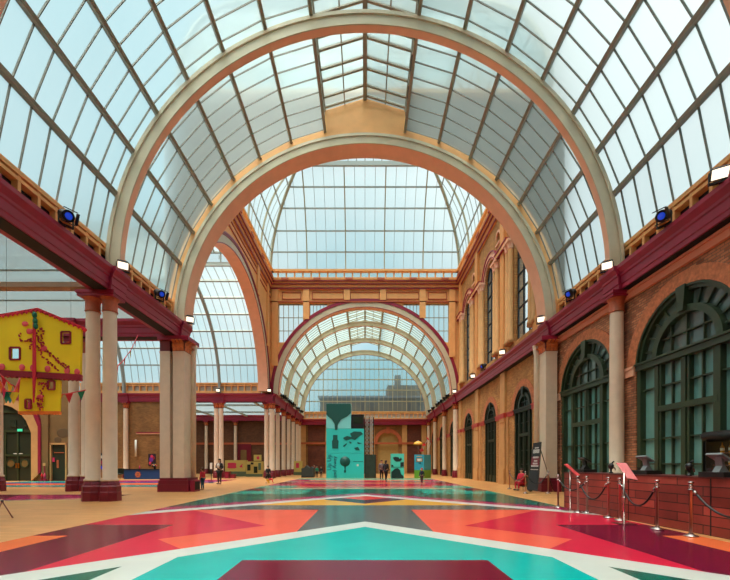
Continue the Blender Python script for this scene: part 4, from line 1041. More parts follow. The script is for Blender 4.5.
m = MB(); m.lathe([(.46,0),(.43,.1),(.32,.22),(.16,.3),(.001,.33)], 16, (ux_,36.7,uz_)); build('canopy', m, mat('yellow_canopy', (226,166,60), .5), um)
m = MB(); m.tube([(ux_,36.7,uz_+.4),(ux_,36.7,uz_-.75),(ux_+.04,36.7,uz_-.8),(ux_+.08,36.7,uz_-.76)], .02, 6); m.tube([(ux_,36.7,uz_-.7),(ux_,36.7,z2)], .012, 6); build('shaft', m, 'steel', um)
fg = thing('kite', 'red ribbon kite flying on a white line above the kiosk', 'kite', (gx(424,37.3), 37.3, z2))
Kp = lambda x, y: (gx(x,37.3), 37.3, gz(y,37.3))
m = MB()
for pts in ([(421.5,444),(425,443.4),(425.8,445.6),(422.5,446)], [(419.5,449.5),(422.5,448.2),(423.6,451),(420.4,452)], [(426.3,436.5),(428.6,438.5),(429.4,440.3),(427,439.4)]):
    m.prism([(gx(x,37.3), gz(y,37.3)) for x, y in pts], 37.25, 37.35, FRY)
build('sail', m, mat('red_sail', (214,48,52), .5), fg)
m = MB(); m.tube([Kp(423,450),Kp(424.5,445),Kp(428,439),Kp(430.5,444),Kp(427,449.5)], .022, 6); m.tube([Kp(423,450), (gx(423,37.3),37.3,z2)], .015, 6); build('line', m, 'white', fg)
# dark planter kiosk by the left colonnade
ds = thing('low_counter', 'low dark counter with a jagged top left of the turquoise tower', 'counter', (gx(307,38.5), 38.5, 0))
m = MB(); dd = 38.3; m.prism([(gx(x,dd), max(0, gz(y,dd))) for x, y in ((301.5,478.5),(313.5,478.5),(313.5,468),(311.5,466.6),(309.5,468.2),(306.5,465.4),(304,468),(301.5,468.4))], 38.2, 39.2, FRY); build('front', m, mat('dark_slate_paint', (50, 58, 58), .6), ds)
m = MB(); m.box(gx(301.5,dd), gx(313.5,dd), 38.15, 38.2, 0, .12); build('kick_board', m, 'black', ds)
# stalls
M['stallyellow'] = mat('pale_yellow_print', (206, 186, 104), .6); M['pink'] = mat('pink_print', (214, 52, 92), .5); M['stallgreen'] = mat('dull_green_paint', (88, 108, 84), .6)
def board(label, x0, x1, y0, y1, D, spots, base=None):
    t = thing('stall_board', label, 'stall', (gx((x0+x1)/2,D), D, 0)); m = MB(); m.box(gx(x0,D), gx(x1,D), D, D+.8, 0 if base is None else gz(base,D), gz(y1,D)); build('board', m, 'stallyellow', t)
    m = MB(); m.box(gx(x0,D)-.05, gx(x1,D)+.05, D-.04, D, 0 if base is None else gz(base,D), gz(y0,D)); build('skirt', m, 'stallgreen', t)
    for pts in spots: bink(t, pts, D, 'pink', 'emblem')
    return t
board('long pale yellow stall front with a pink scalloped emblem behind the woman in black', 225, 245.5, 471.5, 460.2, 42, [[(227.5,463.3),(229,462.7),(234.5,462.7),(236.5,463.5),(236,465.5),(236.6,467.8),(234.5,468.4),(229,468.4),(227.3,467.6),(228,465.5)], [(239.5,466.5),(241.5,464.5),(243,464),(242,466),(243,467.5),(240.5,467.3)]])
s3 = board('cluttered green and yellow stall next to the far left corner columns', 246.5, 262, 474, 461.5, 41, [])
for x0, x1, y0, y1, mm in ((247.5,250.5,470.5,464.5,'darkpane'), (254,257.5,473,466.5,'darkpane'), (258.5,261,470,463,'stallgreen'), (251,253.5,464.5,462.5,'black')):
    m = MB(); m.box(gx(x0,41), gx(x1,41), 40.9, 41, gz(y0,41), gz(y1,41)); build('hatch', m, mm, s3)
hs = thing('hanging_sign', 'small yellow sign with a pink mark above the green stall', 'sign', (gx(258,41.5), 41.5, gz(461.5,41.5)))
m = MB(); m.box(gx(254,41.5), gx(261.5,41.5), 41.4, 41.5, gz(460.8,41.5), gz(454.8,41.5)); build('board', m, 'stallyellow', hs); bink(hs, [(256.5,457),(258.5,456),(259.6,458),(258.5,459.8),(256.8,458.8)], 41.4, 'pink', 'emblem')
m = MB()
for x in (255, 260.5): m.box(gx(x,41.5)-.03, gx(x,41.5)+.03, 41.45, 41.5, gz(461.4,41.5), gz(460.5,41.5))
build('post', m, 'black', hs)
board('pale yellow stall with a pink emblem half hidden by the far left colonnade', 294, 301.5, 472, 461, 47, [[(296,463),(299,463),(299,468),(296,468)]])
for lb, x0, x1, y1, D in (('larger red bench box beside the woman in black', 224.5, 228.5, 471.5, 36.0), ('smaller red bench box right of the larger one', 229.9, 234, 474.2, 36.2)):
    t = thing('bench_box', lb, 'box', (gx((x0+x1)/2,D), D, 0)); m = MB(); m.box(gx(x0,D), gx(x1,D), D, D+.6, 0, gz(y1,D)-.06); build('body', m, 'crimson', t); m = MB(); m.box(gx(x0,D)-.04, gx(x1,D)+.04, D-.04, D+.64, gz(y1,D)-.06, gz(y1,D)); build('lid', m, 'base', t)
# post sign
ps = thing('post_sign', 'slim post with a white notice left of the woman in black', 'sign', (gx(211.3,27), 27, 0)); X = gx(211.3,27)
m = MB(); m.tube([(X,27,.02),(X,27,1.2)], .025, 8); build('pole', m, 'black', ps); m = MB(); m.lathe([(.18,.0),(.18,.02),(.03,.05)], 16, (X,27,0.003)); build('base', m, 'black', ps); m = MB(); m.box(X-.08,X+.08,26.95,26.98,.98,1.42); build('notice', m, 'white', ps)

# ================================================================ left side
# blue counter
bl = thing('reception_counter', 'long dark blue reception counter with an orange round emblem', 'counter', (gx(140,33.8), 34.2, 0)); bz = lambda y: gz(y, 33.8); bX = lambda x: gx(x, 33.8)
M['blue'] = mat('royal_blue_panel', (22, 62, 116), .4)
m = MB(); m.box(bX(124), bX(162), 33.8, 34.7, 0, bz(469.6)); build('front', m, 'blue', bl); m = MB(); m.box(bX(123.5), bX(162.5), 33.74, 34.76, bz(469.6), bz(468.9)); build('worktop', m, 'black', bl)
m = MB(); ex, ez = bX(138), bz(474.5)
f = lambda a, b, c: (a, 33.8-c, b)
m.ring(ex, ez, .14, .19, 0, 360, 0, .03, 24, f)
for i in range(12): a = PI*i/6; m.beam(f(ex+.2*math.cos(a), ez+.2*math.sin(a), .015), f(ex+.28*math.cos(a), ez+.28*math.sin(a), .015), .03)
m.box(ex-.12, ex+.12, ez-.02, ez+.02, 0, .02, f); m.box(ex-.02, ex+.02, ez-.12, ez+.12, 0, .02, f); build('emblem', m, mat('orange_emblem', (224, 120, 60), .5), bl)
def poster(label, x0, x1, y0, y1, D, blobs):
    t = thing('poster', label, 'poster', (gx((x0+x1)/2,D), D, gz(y1,D))); m = MB(); m.box(gx(x0,D), gx(x1,D), D-.04, D, gz(y1,D), gz(y0,D)); t = build('sheet', m, mat('dark_poster', (44, 24, 40), .5), t)
    for x, y, r, c in blobs:
        m = MB(); m.ball((gx(x,D), D-.04, gz(y,D)), r, .012, r*1.2); build('print', m, c, t)
M['violet'] = mat('violet_ink', (110, 50, 160), .5)
poster('dark poster with violet and red print on the brick wall above the blue counter', 148.4, 155.8, 454, 466, 37.53, [(152,456.5,.14,'pink'), (151.4,459.5,.2,'violet'), (154,458,.12,'crimson'), (150.3,463,.12,'pink')])
poster('dark poster with pink print seen between the nearest left columns', 100.2, 104.3, 453, 469, 37.53, [(102.2,457,.13,'white'), (102.2,462.5,.16,'crimson'), (102,467.5,.13,'bluelens')])
fl_ = thing('flower_arrangement', 'small dark vase of yellow and pink flowers on the blue counter', 'flowers', (bX(152.3), 34.2, bz(468.9)))
fx, fz_ = bX(152.3), bz(468.9)
m = MB(); m.lathe([(.08,0),(.12,.12),(.07,.22),(.09,.25)], 12, (fx,34.2,fz_)); build('vase', m, 'black', fl_); m = MB()
for i in range(14): m.ball((fx+random.uniform(-.2,.2), 34.2+random.uniform(-.1,.1), fz_+random.uniform(.22,.4)), .06, n=6)
build('foliage', m, 'greend', fl_)
for i, c in enumerate(('gold','pink','white','gold','pink')): m = MB(); m.ball((fx-.2+.1*i, 34.08, fz_+.3+.06*(i % 2)), .05, n=8); build('bloom', m, c, fl_)
t = thing('bottle', 'small red bottle standing on the blue counter', 'bottle', (bX(137), 34.2, bz(468.9))); m = MB(); m.lathe([(.06,0),(.06,.16),(.02,.24),(.02,.32)], 10, (bX(137),34.2,bz(468.9))); build('body', m, 'pink', t); m = MB(); m.lathe([(.024,.32),(.024,.35)], 8, (bX(137),34.2,bz(468.9))); build('cap', m, 'crimson', t)
t = thing('wall_tube_lamp', 'upright white tube fixed to the brick wall above the blue counter', 'wall lamp', (gx(136.8,37.5), 37.4, gz(457,37.5))); X = gx(136.8,37.5)
m = MB(); m.tube([(X,37.35,gz(456.5,37.5)),(X,37.35,gz(440,37.5))], .09, 12); build('tube', m, 'white', t); m = MB()
for y in (455, 442): m.box(X-.06,X+.06,37.35,37.55,gz(y,37.5)-.05,gz(y,37.5)+.05)
build('bracket', m, 'steel', t)
X = gx(119.3,34.3); t = thing('tub_chair', 'dark round-backed chair left of the blue counter', 'chair', (X, 34.4, 0))
m = MB(); m.ring(0, 0, .26, .32, 180, 360, .45, .95, 16, lambda a, b, c: (X+a, 34.4-b, c)); build('backrest', m, 'greend', t); m = MB(); m.lathe([(.28,.4),(.3,.43),(.28,.5)], 16, (X,34.4,0)); build('seat', m, 'greend', t)
for sx in (-1,1):
    for sy in (-1,1): m = MB(); m.tube([(X+sx*.2,34.4+sy*.2,0),(X+sx*.17,34.4+sy*.17,.41)], .02, 6); build('leg', m, 'black', t)
# big green double door and small door
D_ = 30.3
bgd = MB(); bgd.prism([(p[0], p[1]) for p in DH], D_+.12, D_+.3, FRY); dr = struct('door_30', bgd, 'greend', 'big dark green double door in the tan wall at the left', 'door')
m = MB()
for x in (4.5, 17, 31): m.box(gxl(x)-.07, gxl(x)+.07, D_+.05, D_+.14, 0, gzl(431))
for y in (431, 455, 411.5): m.box(gxl(2), gxl(32.5), D_+.04, D_+.14, gzl(y)-.1, gzl(y)+.08)
build('door_rail', m, 'green', dr)
for x in (9.7, 23.6): m = MB(); f = lambda a, b, c: (a, D_+.12-c, b); m.ring(gxl(x), gzl(463.5), .001, .27, 0, 360, 0, .03, 20, f); build('porthole', m, mat('porthole_amber', (112, 92, 56), .2), dr); m = MB(); m.ring(gxl(x), gzl(463.5), .27, .34, 0, 360, 0, .05, 20, f); build('porthole_rim', m, 'green', dr)
for x in (15.9, 18.1): m = MB(); m.box(gxl(x)-.05, gxl(x)+.05, D_+.02, D_+.1, gzl(468), gzl(463)); build('pull_handle', m, 'gold', dr)
m = MB(); m.box(gxl(12.5), gxl(21.5), D_+.08, D_+.12, gzl(454.3), gzl(453.2)); build('door_plate', m, 'white', dr)
for x, w in ((12.5, 6), (26, 5)): m = MB(); m.box(gxl(x-w/2), gxl(x+w/2), D_+.06, D_+.12, gzl(427), gzl(420)); build('fanlight_pane', m, 'darkpane', dr)
t = thing('exit_sign', 'small lit green exit sign above the big green door', 'exit sign', (gxl(20.2), D_, gzl(431))); m = MB(); m.box(gxl(17.8), gxl(22.6), D_-.05, D_+.02, gzl(431.4), gzl(429)); build('sign_face', m, mat('exit_green', (60, 190, 140), .4, emit=((60, 200, 150), .8)), t)
m = MB(); m.box(gxl(17.4), gxl(23), D_-.0, D_+.05, gzl(431.8), gzl(428.6)); build('housing', m, 'black', t)
sd = MB(); sd.prism(SH, D_+.1, D_+.2, FRY); dr = struct('door_31', sd, 'greend', 'narrow dark green door right of the big green double door', 'door')
m = MB()
for a in ((50.2,51.4),(65.6,67)): m.box(gxl(a[0]), gxl(a[1]), D_-.06, D_+.1, 0, gzl(443.5))
m.box(gxl(50.2), gxl(67), D_-.06, D_+.1, gzl(444.6), gzl(443)); build('door_frame', m, 'stone', dr)
m = MB(); m.box(gxl(53.5), gxl(63.5), D_+.06, D_+.11, gzl(453), gzl(452.2)); m.box(gxl(56), gxl(58), D_+.06, D_+.11, gzl(468), gzl(460)); build('door_plate', m, 'rust', dr)
m = MB(); m.box(gxl(51.6), gxl(54), D_+.04, D_+.1, gzl(462), gzl(457.5)); build('pink_notice', m, 'pink', dr)
X = gxl(47.8); t = thing('fire_point', 'small red fire extinguisher stand between the two green doors', 'fire extinguisher stand', (X, 29.9, 0))
m = MB(); m.prism([(-.27,0),(.27,0),(.22,.12),(-.22,.12)], 29.75, 30.05, lambda a, b, c: (X+a, c, b)); m.box(X-.03,X+.03,29.98,30.02,.1,1.3); build('stand', m, 'crimson', t)
for s in (-.11, .11): m = MB(); m.lathe([(.08,.12),(.08,.5),(.03,.58),(.03,.64)], 12, (X+s,29.88,0)); build('extinguisher', m, mat('signal_red', (200,30,40), .35) if s < 0 else 'pink', t)
m = MB(); m.box(X-.1,X+.1,29.95,29.98,1.2,1.42); build('notice', m, 'stone', t)
# tripod stand at the left edge
X, Y = gx(-2,9.5), 9.5; hz = gz(501.5,9.4); t = thing('tripod_stand', 'thin red-brown tripod leg standing at the left edge of the photo', 'tripod', (X, Y, 0))
M['redtube'] = mat('red_brown_tube', (116, 34, 36), .4)
hub = (gx(2.2,9.45), 9.45, hz)
for p in ((gx(12.6,9.35), 9.35, .01), (gx(-6,9.0), 9.0, .01), (gx(-4,10.1), 10.1, .01)): m = MB(); m.tube([hub, p], .013, 8); m.ball((p[0],p[1],.012), .018, .018, .012); build('leg', m, 'redtube', t)
m = MB(); m.lathe([(.025,-.03),(.03,0),(.012,.03)], 12, hub); build('hub', m, 'black', t)

# ---- hanging yellow fabric house and bunting
P0 = Vector((gx(36,11.6), 11.6, gz(350,11.6))); NV = Vector((.34, -1, 0)).normalized(); TV = Vector((-NV.y, NV.x, 0))
def ray(x, y):
    d = Vector(((x-365)/F, 1, (HY-y)/F)); o_ = Vector((0,0,HC)); s = (P0-o_).dot(NV)/d.dot(NV); return o_+d*s
def lp(x, y): r = ray(x, y)-P0; return (r.dot(TV), r.z)
LF = lambda a, b, c: tuple(P0+TV*a-NV*c+Vector((0,0,b)))
M['fab'] = mat('yellow_fabric', (255, 218, 24), .7, noise=.06, nscale=2); M['fabred'] = mat('red_fabric', (214, 36, 58), .7); M['fabdark'] = mat('dark_red_fabric', (140, 20, 40), .7); M['facepink'] = mat('pink_applique', (228, 84, 92), .7)
hl = thing('fabric_house', 'hanging yellow fabric house with red scalloped edges and cut-out windows', 'hanging decoration', tuple(P0))
q4 = lambda x0, y0, x1, y1: [lp(x0,y1), lp(x1,y1), lp(x1,y0), lp(x0,y0)]
outl = [lp(-16,319.5), lp(37,311), lp(81.3,328.5), lp(80.4,375), lp(36,371.5), lp(-16,369.5)]
w1, w2 = q4(10,347.5,20,359.5), q4(61.3,331.8,70.5,343.5)
m = MB(); m.prism(outl, 0, .02, LF, [w1, w2]); m.prism(outl, .12, .14, LF, [w1, w2]); wcl_ = build('wall_cloth', m, 'fab', hl)
m = MB(); a, b, c_ = lp(-18,317.5), lp(38,308), lp(85,327.5)
roof = [a, b, c_, (c_[0], c_[1]-.07)]
def scal(p, q, n, dpt): return [(p[0]+(q[0]-p[0])*(i+.0)/n+((q[0]-p[0])/n*.5 if k else 0), p[1]+(q[1]-p[1])*(i+(.5 if k else 0))/n-(dpt if k else dpt*.4)) for i in range(n) for k in (0, 1)]+[(q[0], q[1]-dpt*.4)]
m.prism([a, b, c_]+(scal(a, b, 12, .13)+scal(b, c_, 10, .13))[::-1], -.03, .17, LF); build('roof_edge', m, 'fabred', hl)
e0, e1 = lp(-16,369), lp(81,374.5)
m = MB(); m.prism([e0, e1]+[(x, z-.14) for x, z in scal(e0, e1, 22, .06)][::-1], -.03, .16, LF); build('lower_trim', m, 'fabdark', hl)
m = MB(); z0 = lp(0,374)[1]-.1
out2 = [lp(18.5,377), lp(60,380), lp(59,411), lp(18,411.5)]; w3 = q4(48,381,54.5,389.5); w4 = q4(25.5,399.5,31,408.5)
m.prism(out2, .04, .06, LF, [w3, w4]); m.prism(out2, .12, .14, LF, [w3, w4]); lcl = build('lower_cloth', m, 'fab', hl)
m = MB(); p, q_ = lp(17.5,411), lp(59.5,411); m.prism([p, q_]+[(x, z-.06) for x, z in scal(p, q_, 14, .04)][::-1], .02, .16, LF); build('bottom_trim', m, mat('orange_fabric', (232,120,40), .7), lcl)
m = MB(); m.prism([lp(34.3,314), lp(36.6,314), lp(37.3,372), lp(35.4,403), lp(34.4,403), lp(33.8,372)], -.1, -.05, LF); stm = build('red_streamer', m, 'fabred', hl)
m = MB()
for x, y in ((36,316),(36.6,322),(37,327)): u, v = lp(x, y); m.ball(LF(u, v, -.09), .07, .05, .1, 8)
build('green_tassel', m, mat('green_felt', (20,110,80), .7), stm)
m = MB()
for w in (w1, w2, w3, w4):
    m = MB()
    for i in range(4):
        p, q_ = w[i], w[(i+1) % 4]; m.beam(LF(*p, -.005), LF(*q_, -.005), .05, .03, up=NV)
    build('window_trim', m, 'fabdark', wcl_ if w in (w1, w2) else lcl)

# stitched prancing outline: small dots of applique along generic curves
m = MB()
def dots(pts, n, r=.027):
    L = [lp(*p) for p in pts]
    for i in range(n):
        s = i/(n-1)*(len(L)-1); k = min(int(s), len(L)-2); f_ = s-k
        u = L[k][0]+(L[k+1][0]-L[k][0])*f_; v = L[k][1]+(L[k+1][1]-L[k][1])*f_
        p = Vector(LF(u+random.uniform(-.03,.03), v+random.uniform(-.03,.03), -.012)); m.ball(p, r, .02, r, 6)
dots([(20,334),(19.5,340),(24,341.5),(30,339),(32,343),(31,348)], 20); dots([(37,334),(41,329),(44,331),(41,340),(44,346),(50,352),(56,358),(63,366),(68,369)], 40)
dots([(38,346),(41,354),(47,361),(53,366),(58,371)], 26); dots([(45,350),(52,356),(60,363),(70,367)], 22); dots([(38,336),(40,343),(43,348)], 14)
dots([(38,384),(44,383),(47,386),(41,390),(43,396),(42,402),(43,408)], 26, .03); dots([(38,398),(39,406),(41,409)], 12, .03)
tag(build('stitched_figure', m, mat('red_stitching', (176, 28, 44), .7), wcl_), kind='stuff')
for x, y, r, q in [(2,367,.1,1),(22,367.5,.1,1),(33,368,.1,1),(47.5,369,.1,1),(67,371,.1,1),(77,372,.1,1),(25,324,.11,.7),(29.5,331.5,.12,.7),(43.5,348.5,.12,.7),(40,397,.1,.7)]:
    u, v = lp(x, y); m = MB(); m.ball(LF(u, v, -.012), r, .02, r*q, 10); build('rosette', m, 'facepink', wcl_ if y < 380 else lcl)

m = MB()
for x in (5, 70): u, v = lp(x, 318 if x == 5 else 324); p = Vector(LF(u, v, .07)); m.tube([p, (p.x, p.y, 8.2)], .004, 5)
build('hanging_wire', m, 'black', hl)
FC = ['fabred','pink', 'yflag', 'gflag', 'oflag', 'tflag']; M['yflag'] = mat('yellow_flag', (236,206,40), .7); M['gflag'] = mat('green_flag', (20,120,80), .7); M['oflag'] = mat('orange_flag', (236,120,44), .7); M['tflag'] = mat('teal_flag', (30,130,130), .7)
def bunting(label, pts, D0_, D1_, n, size, fpos=None):
    P = [Vector((gx(x, D0_+(D1_-D0_)*i/(len(pts)-1)), D0_+(D1_-D0_)*i/(len(pts)-1), gz(y, D0_+(D1_-D0_)*i/(len(pts)-1)))) for i, (x, y) in enumerate(pts)]
    t = thing('bunting', label, 'bunting', tuple(P[0])); m = MB(); m.tube(P, .018, 6); build('string', m, 'facepink', t)
    for i in range(n):
        s = (i+.6)/n*(len(P)-1); k = min(int(s), len(P)-2); p = P[k].lerp(P[k+1], s-k); d = (P[k+1]-P[k]).normalized()
        m = MB(); a, b, c = p-d*size*.4, p+d*size*.4, p-Vector((0,0,size*1.15)); o3 = Vector((0,.006,0)); m.add([a-o3,b-o3,c-o3,a+o3,b+o3,c+o3], [(0,1,2),(5,4,3),(0,3,4,1),(1,4,5,2),(2,5,3,0)]); build('flag', m, FC[(i*2+i//3) % 6], t)
bunting('bunting of small coloured flags in front of the yellow fabric house', [(0,374),(10,384),(22,390),(36,393.5),(50,395),(66,394),(86,390)], 11.0, 13.2, 10, .28)
bunting('bunting of pink and red flags at the left edge of the photo', [(-10,370),(0,380),(6,391),(14,392),(20,378)], 10.6, 11.1, 9, .3)
bunting('thin bunting strung past the columns towards the court', [(138,335),(131,350),(122,362),(110,372),(104,382)], 18.4, 14.2, 6, .3)
# ================================================================ people
def skin(vs, es, rad, roots, sub=1):
    me = bpy.data.meshes.new('sk'); me.from_pydata(vs, es, []); o = bpy.data.objects.new('sk', me); C.objects.link(o)
    o.modifiers.new('s', 'SKIN'); 
    for i, d in enumerate(me.skin_vertices[0].data): d.radius = (rad[i], rad[i]); d.use_root = i in roots
    ss = o.modifiers.new('u', 'SUBSURF'); ss.levels = sub; ss.render_levels = sub
    m2 = bpy.data.meshes.new_from_object(o.evaluated_get(bpy.context.evaluated_depsgraph_get())); bpy.data.objects.remove(o); bpy.data.meshes.remove(me)
    for p in m2.polygons: p.use_smooth = True
    return m2
def person(label, loc, H, rz, cols, pose='stand', child=False, group=None, long=False):
    kin, top, bot, hair, shoe = [mat('cloth_'+str(i), c, .8) for i, c in enumerate(cols)]
    t = thing('person', label, 'person', loc, rz, group)
    J = dict(pel=(0,0,.52), wai=(0,0,.6), che=(0,0,.73), neb=(0,0,.815), nec=(0,-.005,.85), jaw=(0,-.015,.885), hea=(0,-.01,.93), top=(0,0,.965))
    for s, n in ((1,'L'),(-1,'R')):
        J.update({n+'sh':(s*.105,0,.79), n+'el':(s*.135,.01,.63), n+'wr':(s*.14,-.03,.49), n+'ha':(s*.14,-.045,.455), n+'hi':(s*.05,0,.49), n+'kn':(s*.055,-.01,.28), n+'an':(s*.055,.01,.045), n+'to':(s*.06,-.075,.02)})
    if pose == 'phone': J.update(Rel=(-.13,-.03,.64), Rwr=(-.06,-.14,.7), Rha=(-.045,-.165,.72), Lel=(.14,.02,.63), Lwr=(.1,-.1,.62), Lha=(.08,-.13,.63))
    if pose == 'walk': J.update(Lkn=(.055,-.07,.28), Lan=(.055,-.07,.05), Lto=(.06,-.15,.03), Rkn=(-.055,.03,.28), Ran=(-.055,.1,.06), Rto=(-.06,.03,.02), Lel=(.13,.05,.63), Lwr=(.13,.04,.5), Lha=(.13,.03,.46), Rwr=(-.13,-.1,.51), Rha=(-.13,-.12,.48))
    if pose == 'sit':
        dz = -.26
        for k in list(J):
            if k[1:] not in ('kn','an','to'): J[k] = (J[k][0], J[k][1]+(.02 if k in ('pel','Lhi','Rhi') else -.02), J[k][2]+dz)
        for s, n in ((1,'L'),(-1,'R')): J.update({n+'kn':(s*.07,-.22,.27), n+'an':(s*.07,-.2,.045), n+'to':(s*.075,-.28,.02), n+'el':(s*.13,-.06,.38), n+'wr':(s*.08,-.17,.31), n+'ha':(s*.07,-.2,.31)})
    if pose == 'crawl':
        J.update(pel=(0,.18,.24), wai=(0,.08,.27), che=(0,-.06,.29), neb=(0,-.15,.32), nec=(0,-.18,.34), jaw=(0,-.22,.35), hea=(0,-.24,.39), top=(0,-.24,.43))
        for s, n in ((1,'L'),(-1,'R')): J.update({n+'sh':(s*.09,-.12,.29), n+'el':(s*.11,-.14,.15), n+'wr':(s*.11,-.19,.045), n+'ha':(s*.11,-.23,.025), n+'hi':(s*.06,.2,.22), n+'kn':(s*.08,.06,.05), n+'an':(s*.08,.26,.04), n+'to':(s*.08,.33,.03)})
    hk = 1.35 if child else 1.0
    R = dict(pel=.075, wai=.066, che=.08, neb=.045, nec=.03, jaw=.044*hk, hea=.058*hk, top=.044*hk, sh=.042, el=.026, wr=.018, ha=.021, hi=.056, kn=.036, an=.023, to=.02)
    if child: J['top'] = (J['top'][0], J['top'][1], J['top'][2]+.015)
    rk = lambda k: R[k] if k in R else R[k[1:]]
    def chain(keys, links, rs=None, ex=1, extra=None):
        vs = [tuple(H*c for c in J[k]) for k in keys]; ra = [H*rk(k)*ex*((rs or {}).get(k, 1)) for k in keys]
        return vs, [(keys.index(a), keys.index(b)) for a, b in links], ra
    keys = list(J); links = [('pel','wai'),('wai','che'),('che','neb'),('neb','nec'),('nec','jaw'),('jaw','hea'),('hea','top')]
    for n in 'LR': links += [('che',n+'sh'),(n+'sh',n+'el'),(n+'el',n+'wr'),(n+'wr',n+'ha'),('pel',n+'hi'),(n+'hi',n+'kn'),(n+'kn',n+'an'),(n+'an',n+'to')]
    vs, es, ra = chain(keys, links); roots = {keys.index('pel')}
    for n, s in (('L',1),('R',-1)):
        a = Vector(J[n+'wr'])*H; b = Vector(J[n+'ha'])*H; d = (b-a).normalized(); sd = d.cross(Vector((0,1,0)) if abs(d.y) < .8 else Vector((1,0,0))).normalized(); cu = d.cross(sd)*.25
        for i, (o_, l_) in enumerate(((-.015,.038),(-.005,.043),(.005,.041),(.014,.033),(.02,.028))):
            p0 = b+sd*o_*H*.8-d*.005*H; dr = (d+cu+(sd*.9 if i == 4 else sd*o_*4)).normalized(); k = len(vs)
            vs += [tuple(p0), tuple(p0+dr*l_*H*.6), tuple(p0+(dr+cu).normalized()*l_*H*1.05)]; es += [(k,k+1),(k+1,k+2)]; ra += [.0065*H,.006*H,.005*H]; roots.add(k)
    build('body', skin(vs, es, ra, roots), kin, t); bpy.data.objects[t.children[0].name].data.materials.append(kin) if not t.children[0].data.materials else None
    kt = ['wai','che','neb','pel']+[n+k for n in 'LR' for k in ('sh','el','wr')]
    lt2 = [('pel','wai'),('wai','che'),('che','neb')]+[l for n in 'LR' for l in (('che',n+'sh'),(n+'sh',n+'el'),(n+'el',n+'wr'))]
    v, e, r = chain(kt, lt2, {'neb':.95,'pel':1.15 if long else 1.0}, 1.2); o = build('jacket', skin(v, e, r, {1}), top, t); o.data.materials.append(top) if not o.data.materials else None
    kb = ['pel']+[n+k for n in 'LR' for k in ('hi','kn','an')]; lb = [l for n in 'LR' for l in (('pel',n+'hi'),(n+'hi',n+'kn'),(n+'kn',n+'an'))]
    v, e, r = chain(kb, lb, None, 1.16); o = build('trousers', skin(v, e, r, {0}), bot, t); o.data.materials.append(bot) if not o.data.materials else None
    for n in 'LR':
        a, b = Vector(J[n+'an'])*H, Vector(J[n+'to'])*H; m = MB(); c = (a+b)/2; c.z = max(.022*H, c.z*.8); d = b-a; an = math.atan2(d.x, -d.y)
        m.ball((0,0,0), .028*H, .068*H, .022*H, 10); m.v = [tuple(Matrix.Rotation(an, 3, 'Z') @ Vector(p)+c) for p in m.v]; build('shoe', m, shoe, t, local=True)
    h = Vector(J['hea'])*H; k = H*hk; m = MB(); m.ball((h.x, h.y+.016*k, h.z+.018*k), .056*k, .062*k, .056*k, 14)
    if long: m.ball((h.x, h.y+.045*k, h.z-.035*k), .05*k, .035*k, .075*k, 10)
    build('hair', m, hair, t, local=True)
    m = MB(); fy = h.y-.056*k
    m.ball((h.x, fy-.004*k, h.z-.012*k), .008*k, .012*k, .014*k, 8); 
    for s in (-1,1): m.ball((h.x+s*.056*k, h.y+.004*k, h.z-.008*k), .008*k, .012*k, .018*k, 8)
    build('nose_and_ears', m, kin, t, local=True)
    m = MB()
    for s in (-1,1): m.ball((h.x+s*.02*k, fy+.004*k, h.z), .006*k, .005*k, .005*k, 8)
    m.ball((h.x, fy+.006*k, h.z-.034*k), .014*k, .006*k, .004*k, 8); build('eyes_and_mouth', m, hair, t, local=True)
    return t
SKN = (196, 146, 116); DK = (26, 26, 30)
def at(x, yb): d = 500.5/(yb-HY); return (gx(x, d), d, .008)
person('woman in a pale scarf and black clothes standing and looking at her hands', at(219.5,484.3), 1.68, -.3, (SKN, (40,40,44), DK, (40,26,20), DK), 'phone', long=True)
w = C.objects['person']; 
sc_ = MB(); sc_.ball((0,-.13,1.22), .12, .05, .16, 10); build('scarf', sc_, mat('pale_scarf', (206,196,190), .8), w, local=True)
person('child in a red jacket and blue jeans standing by the near left pier', (gx(202.5,19.7), 19.7, .008), 1.12, -1.9, (SKN, (196,36,52), (28,74,96), (80,50,30), (30,40,50)), 'stand', True)
p = person('person in black sitting on the base of the far left corner column', (gx(268,35.6), 35.6, .008), 1.6, .4, (SKN, DK, DK, (24,20,20), DK), 'sit')
m = MB(); m.box(-.25,.25,-.12,.3,0,.26)
s_ = thing('low_stool', 'low dark stool under the person in black by the far left corner column', 'stool', (gx(268,35.6), 35.65, 0), .4); build('seat', m, 'black', s_, local=True)
person('toddler in a red top and yellow trousers crawling on the wooden floor', (gx(270.5,26.5), 26.5, .008), .95, 1.9, (SKN, (210,44,50), (226,180,40), (70,44,28), (40,30,30)), 'crawl', True)
person('child in a green top standing left of the turquoise tower', at(316.8,477.4), 1.15, .2, (SKN, (20,130,100), (30,40,44), (40,28,22), DK), 'stand', True)
person('child in dark clothes standing next to the turquoise tower', at(321.2,477.6), 1.12, -.2, (SKN, (30,34,36), DK, (36,26,20), DK), 'stand', True)
person('person in dark red behind the low dark counter', (gx(314.2,41.5), 41.5, .008), 1.3, 0, (SKN, (120,30,44), DK, (40,28,22), DK), 'stand')
person('person in black with a bag at the front of the dark group by the tower', at(386,481.3), 1.62, 2.6, (SKN, DK, DK, (60,44,34), DK), 'walk', long=True)
person('person in a grey top at the left of the dark group by the tower', (gx(381.6,31.5), 31.5, .008), 1.66, .3, (SKN, (110,110,112), DK, (60,40,30), DK), 'stand')
person('child in a navy coat walking in front of the blue and green kiosk', at(421.8,484.4), 1.05, -.5, (SKN, (26,44,66), (60,40,40), (150,60,50), (90,60,40)), 'walk', True)
person('person in a red coat sitting in front of the tall leaning sign', (gx(524.5,19.0), 19.3, .008), 1.5, -1.2, (SKN, (196,34,58), (186,34,56), (40,26,22), DK), 'sit', long=True)
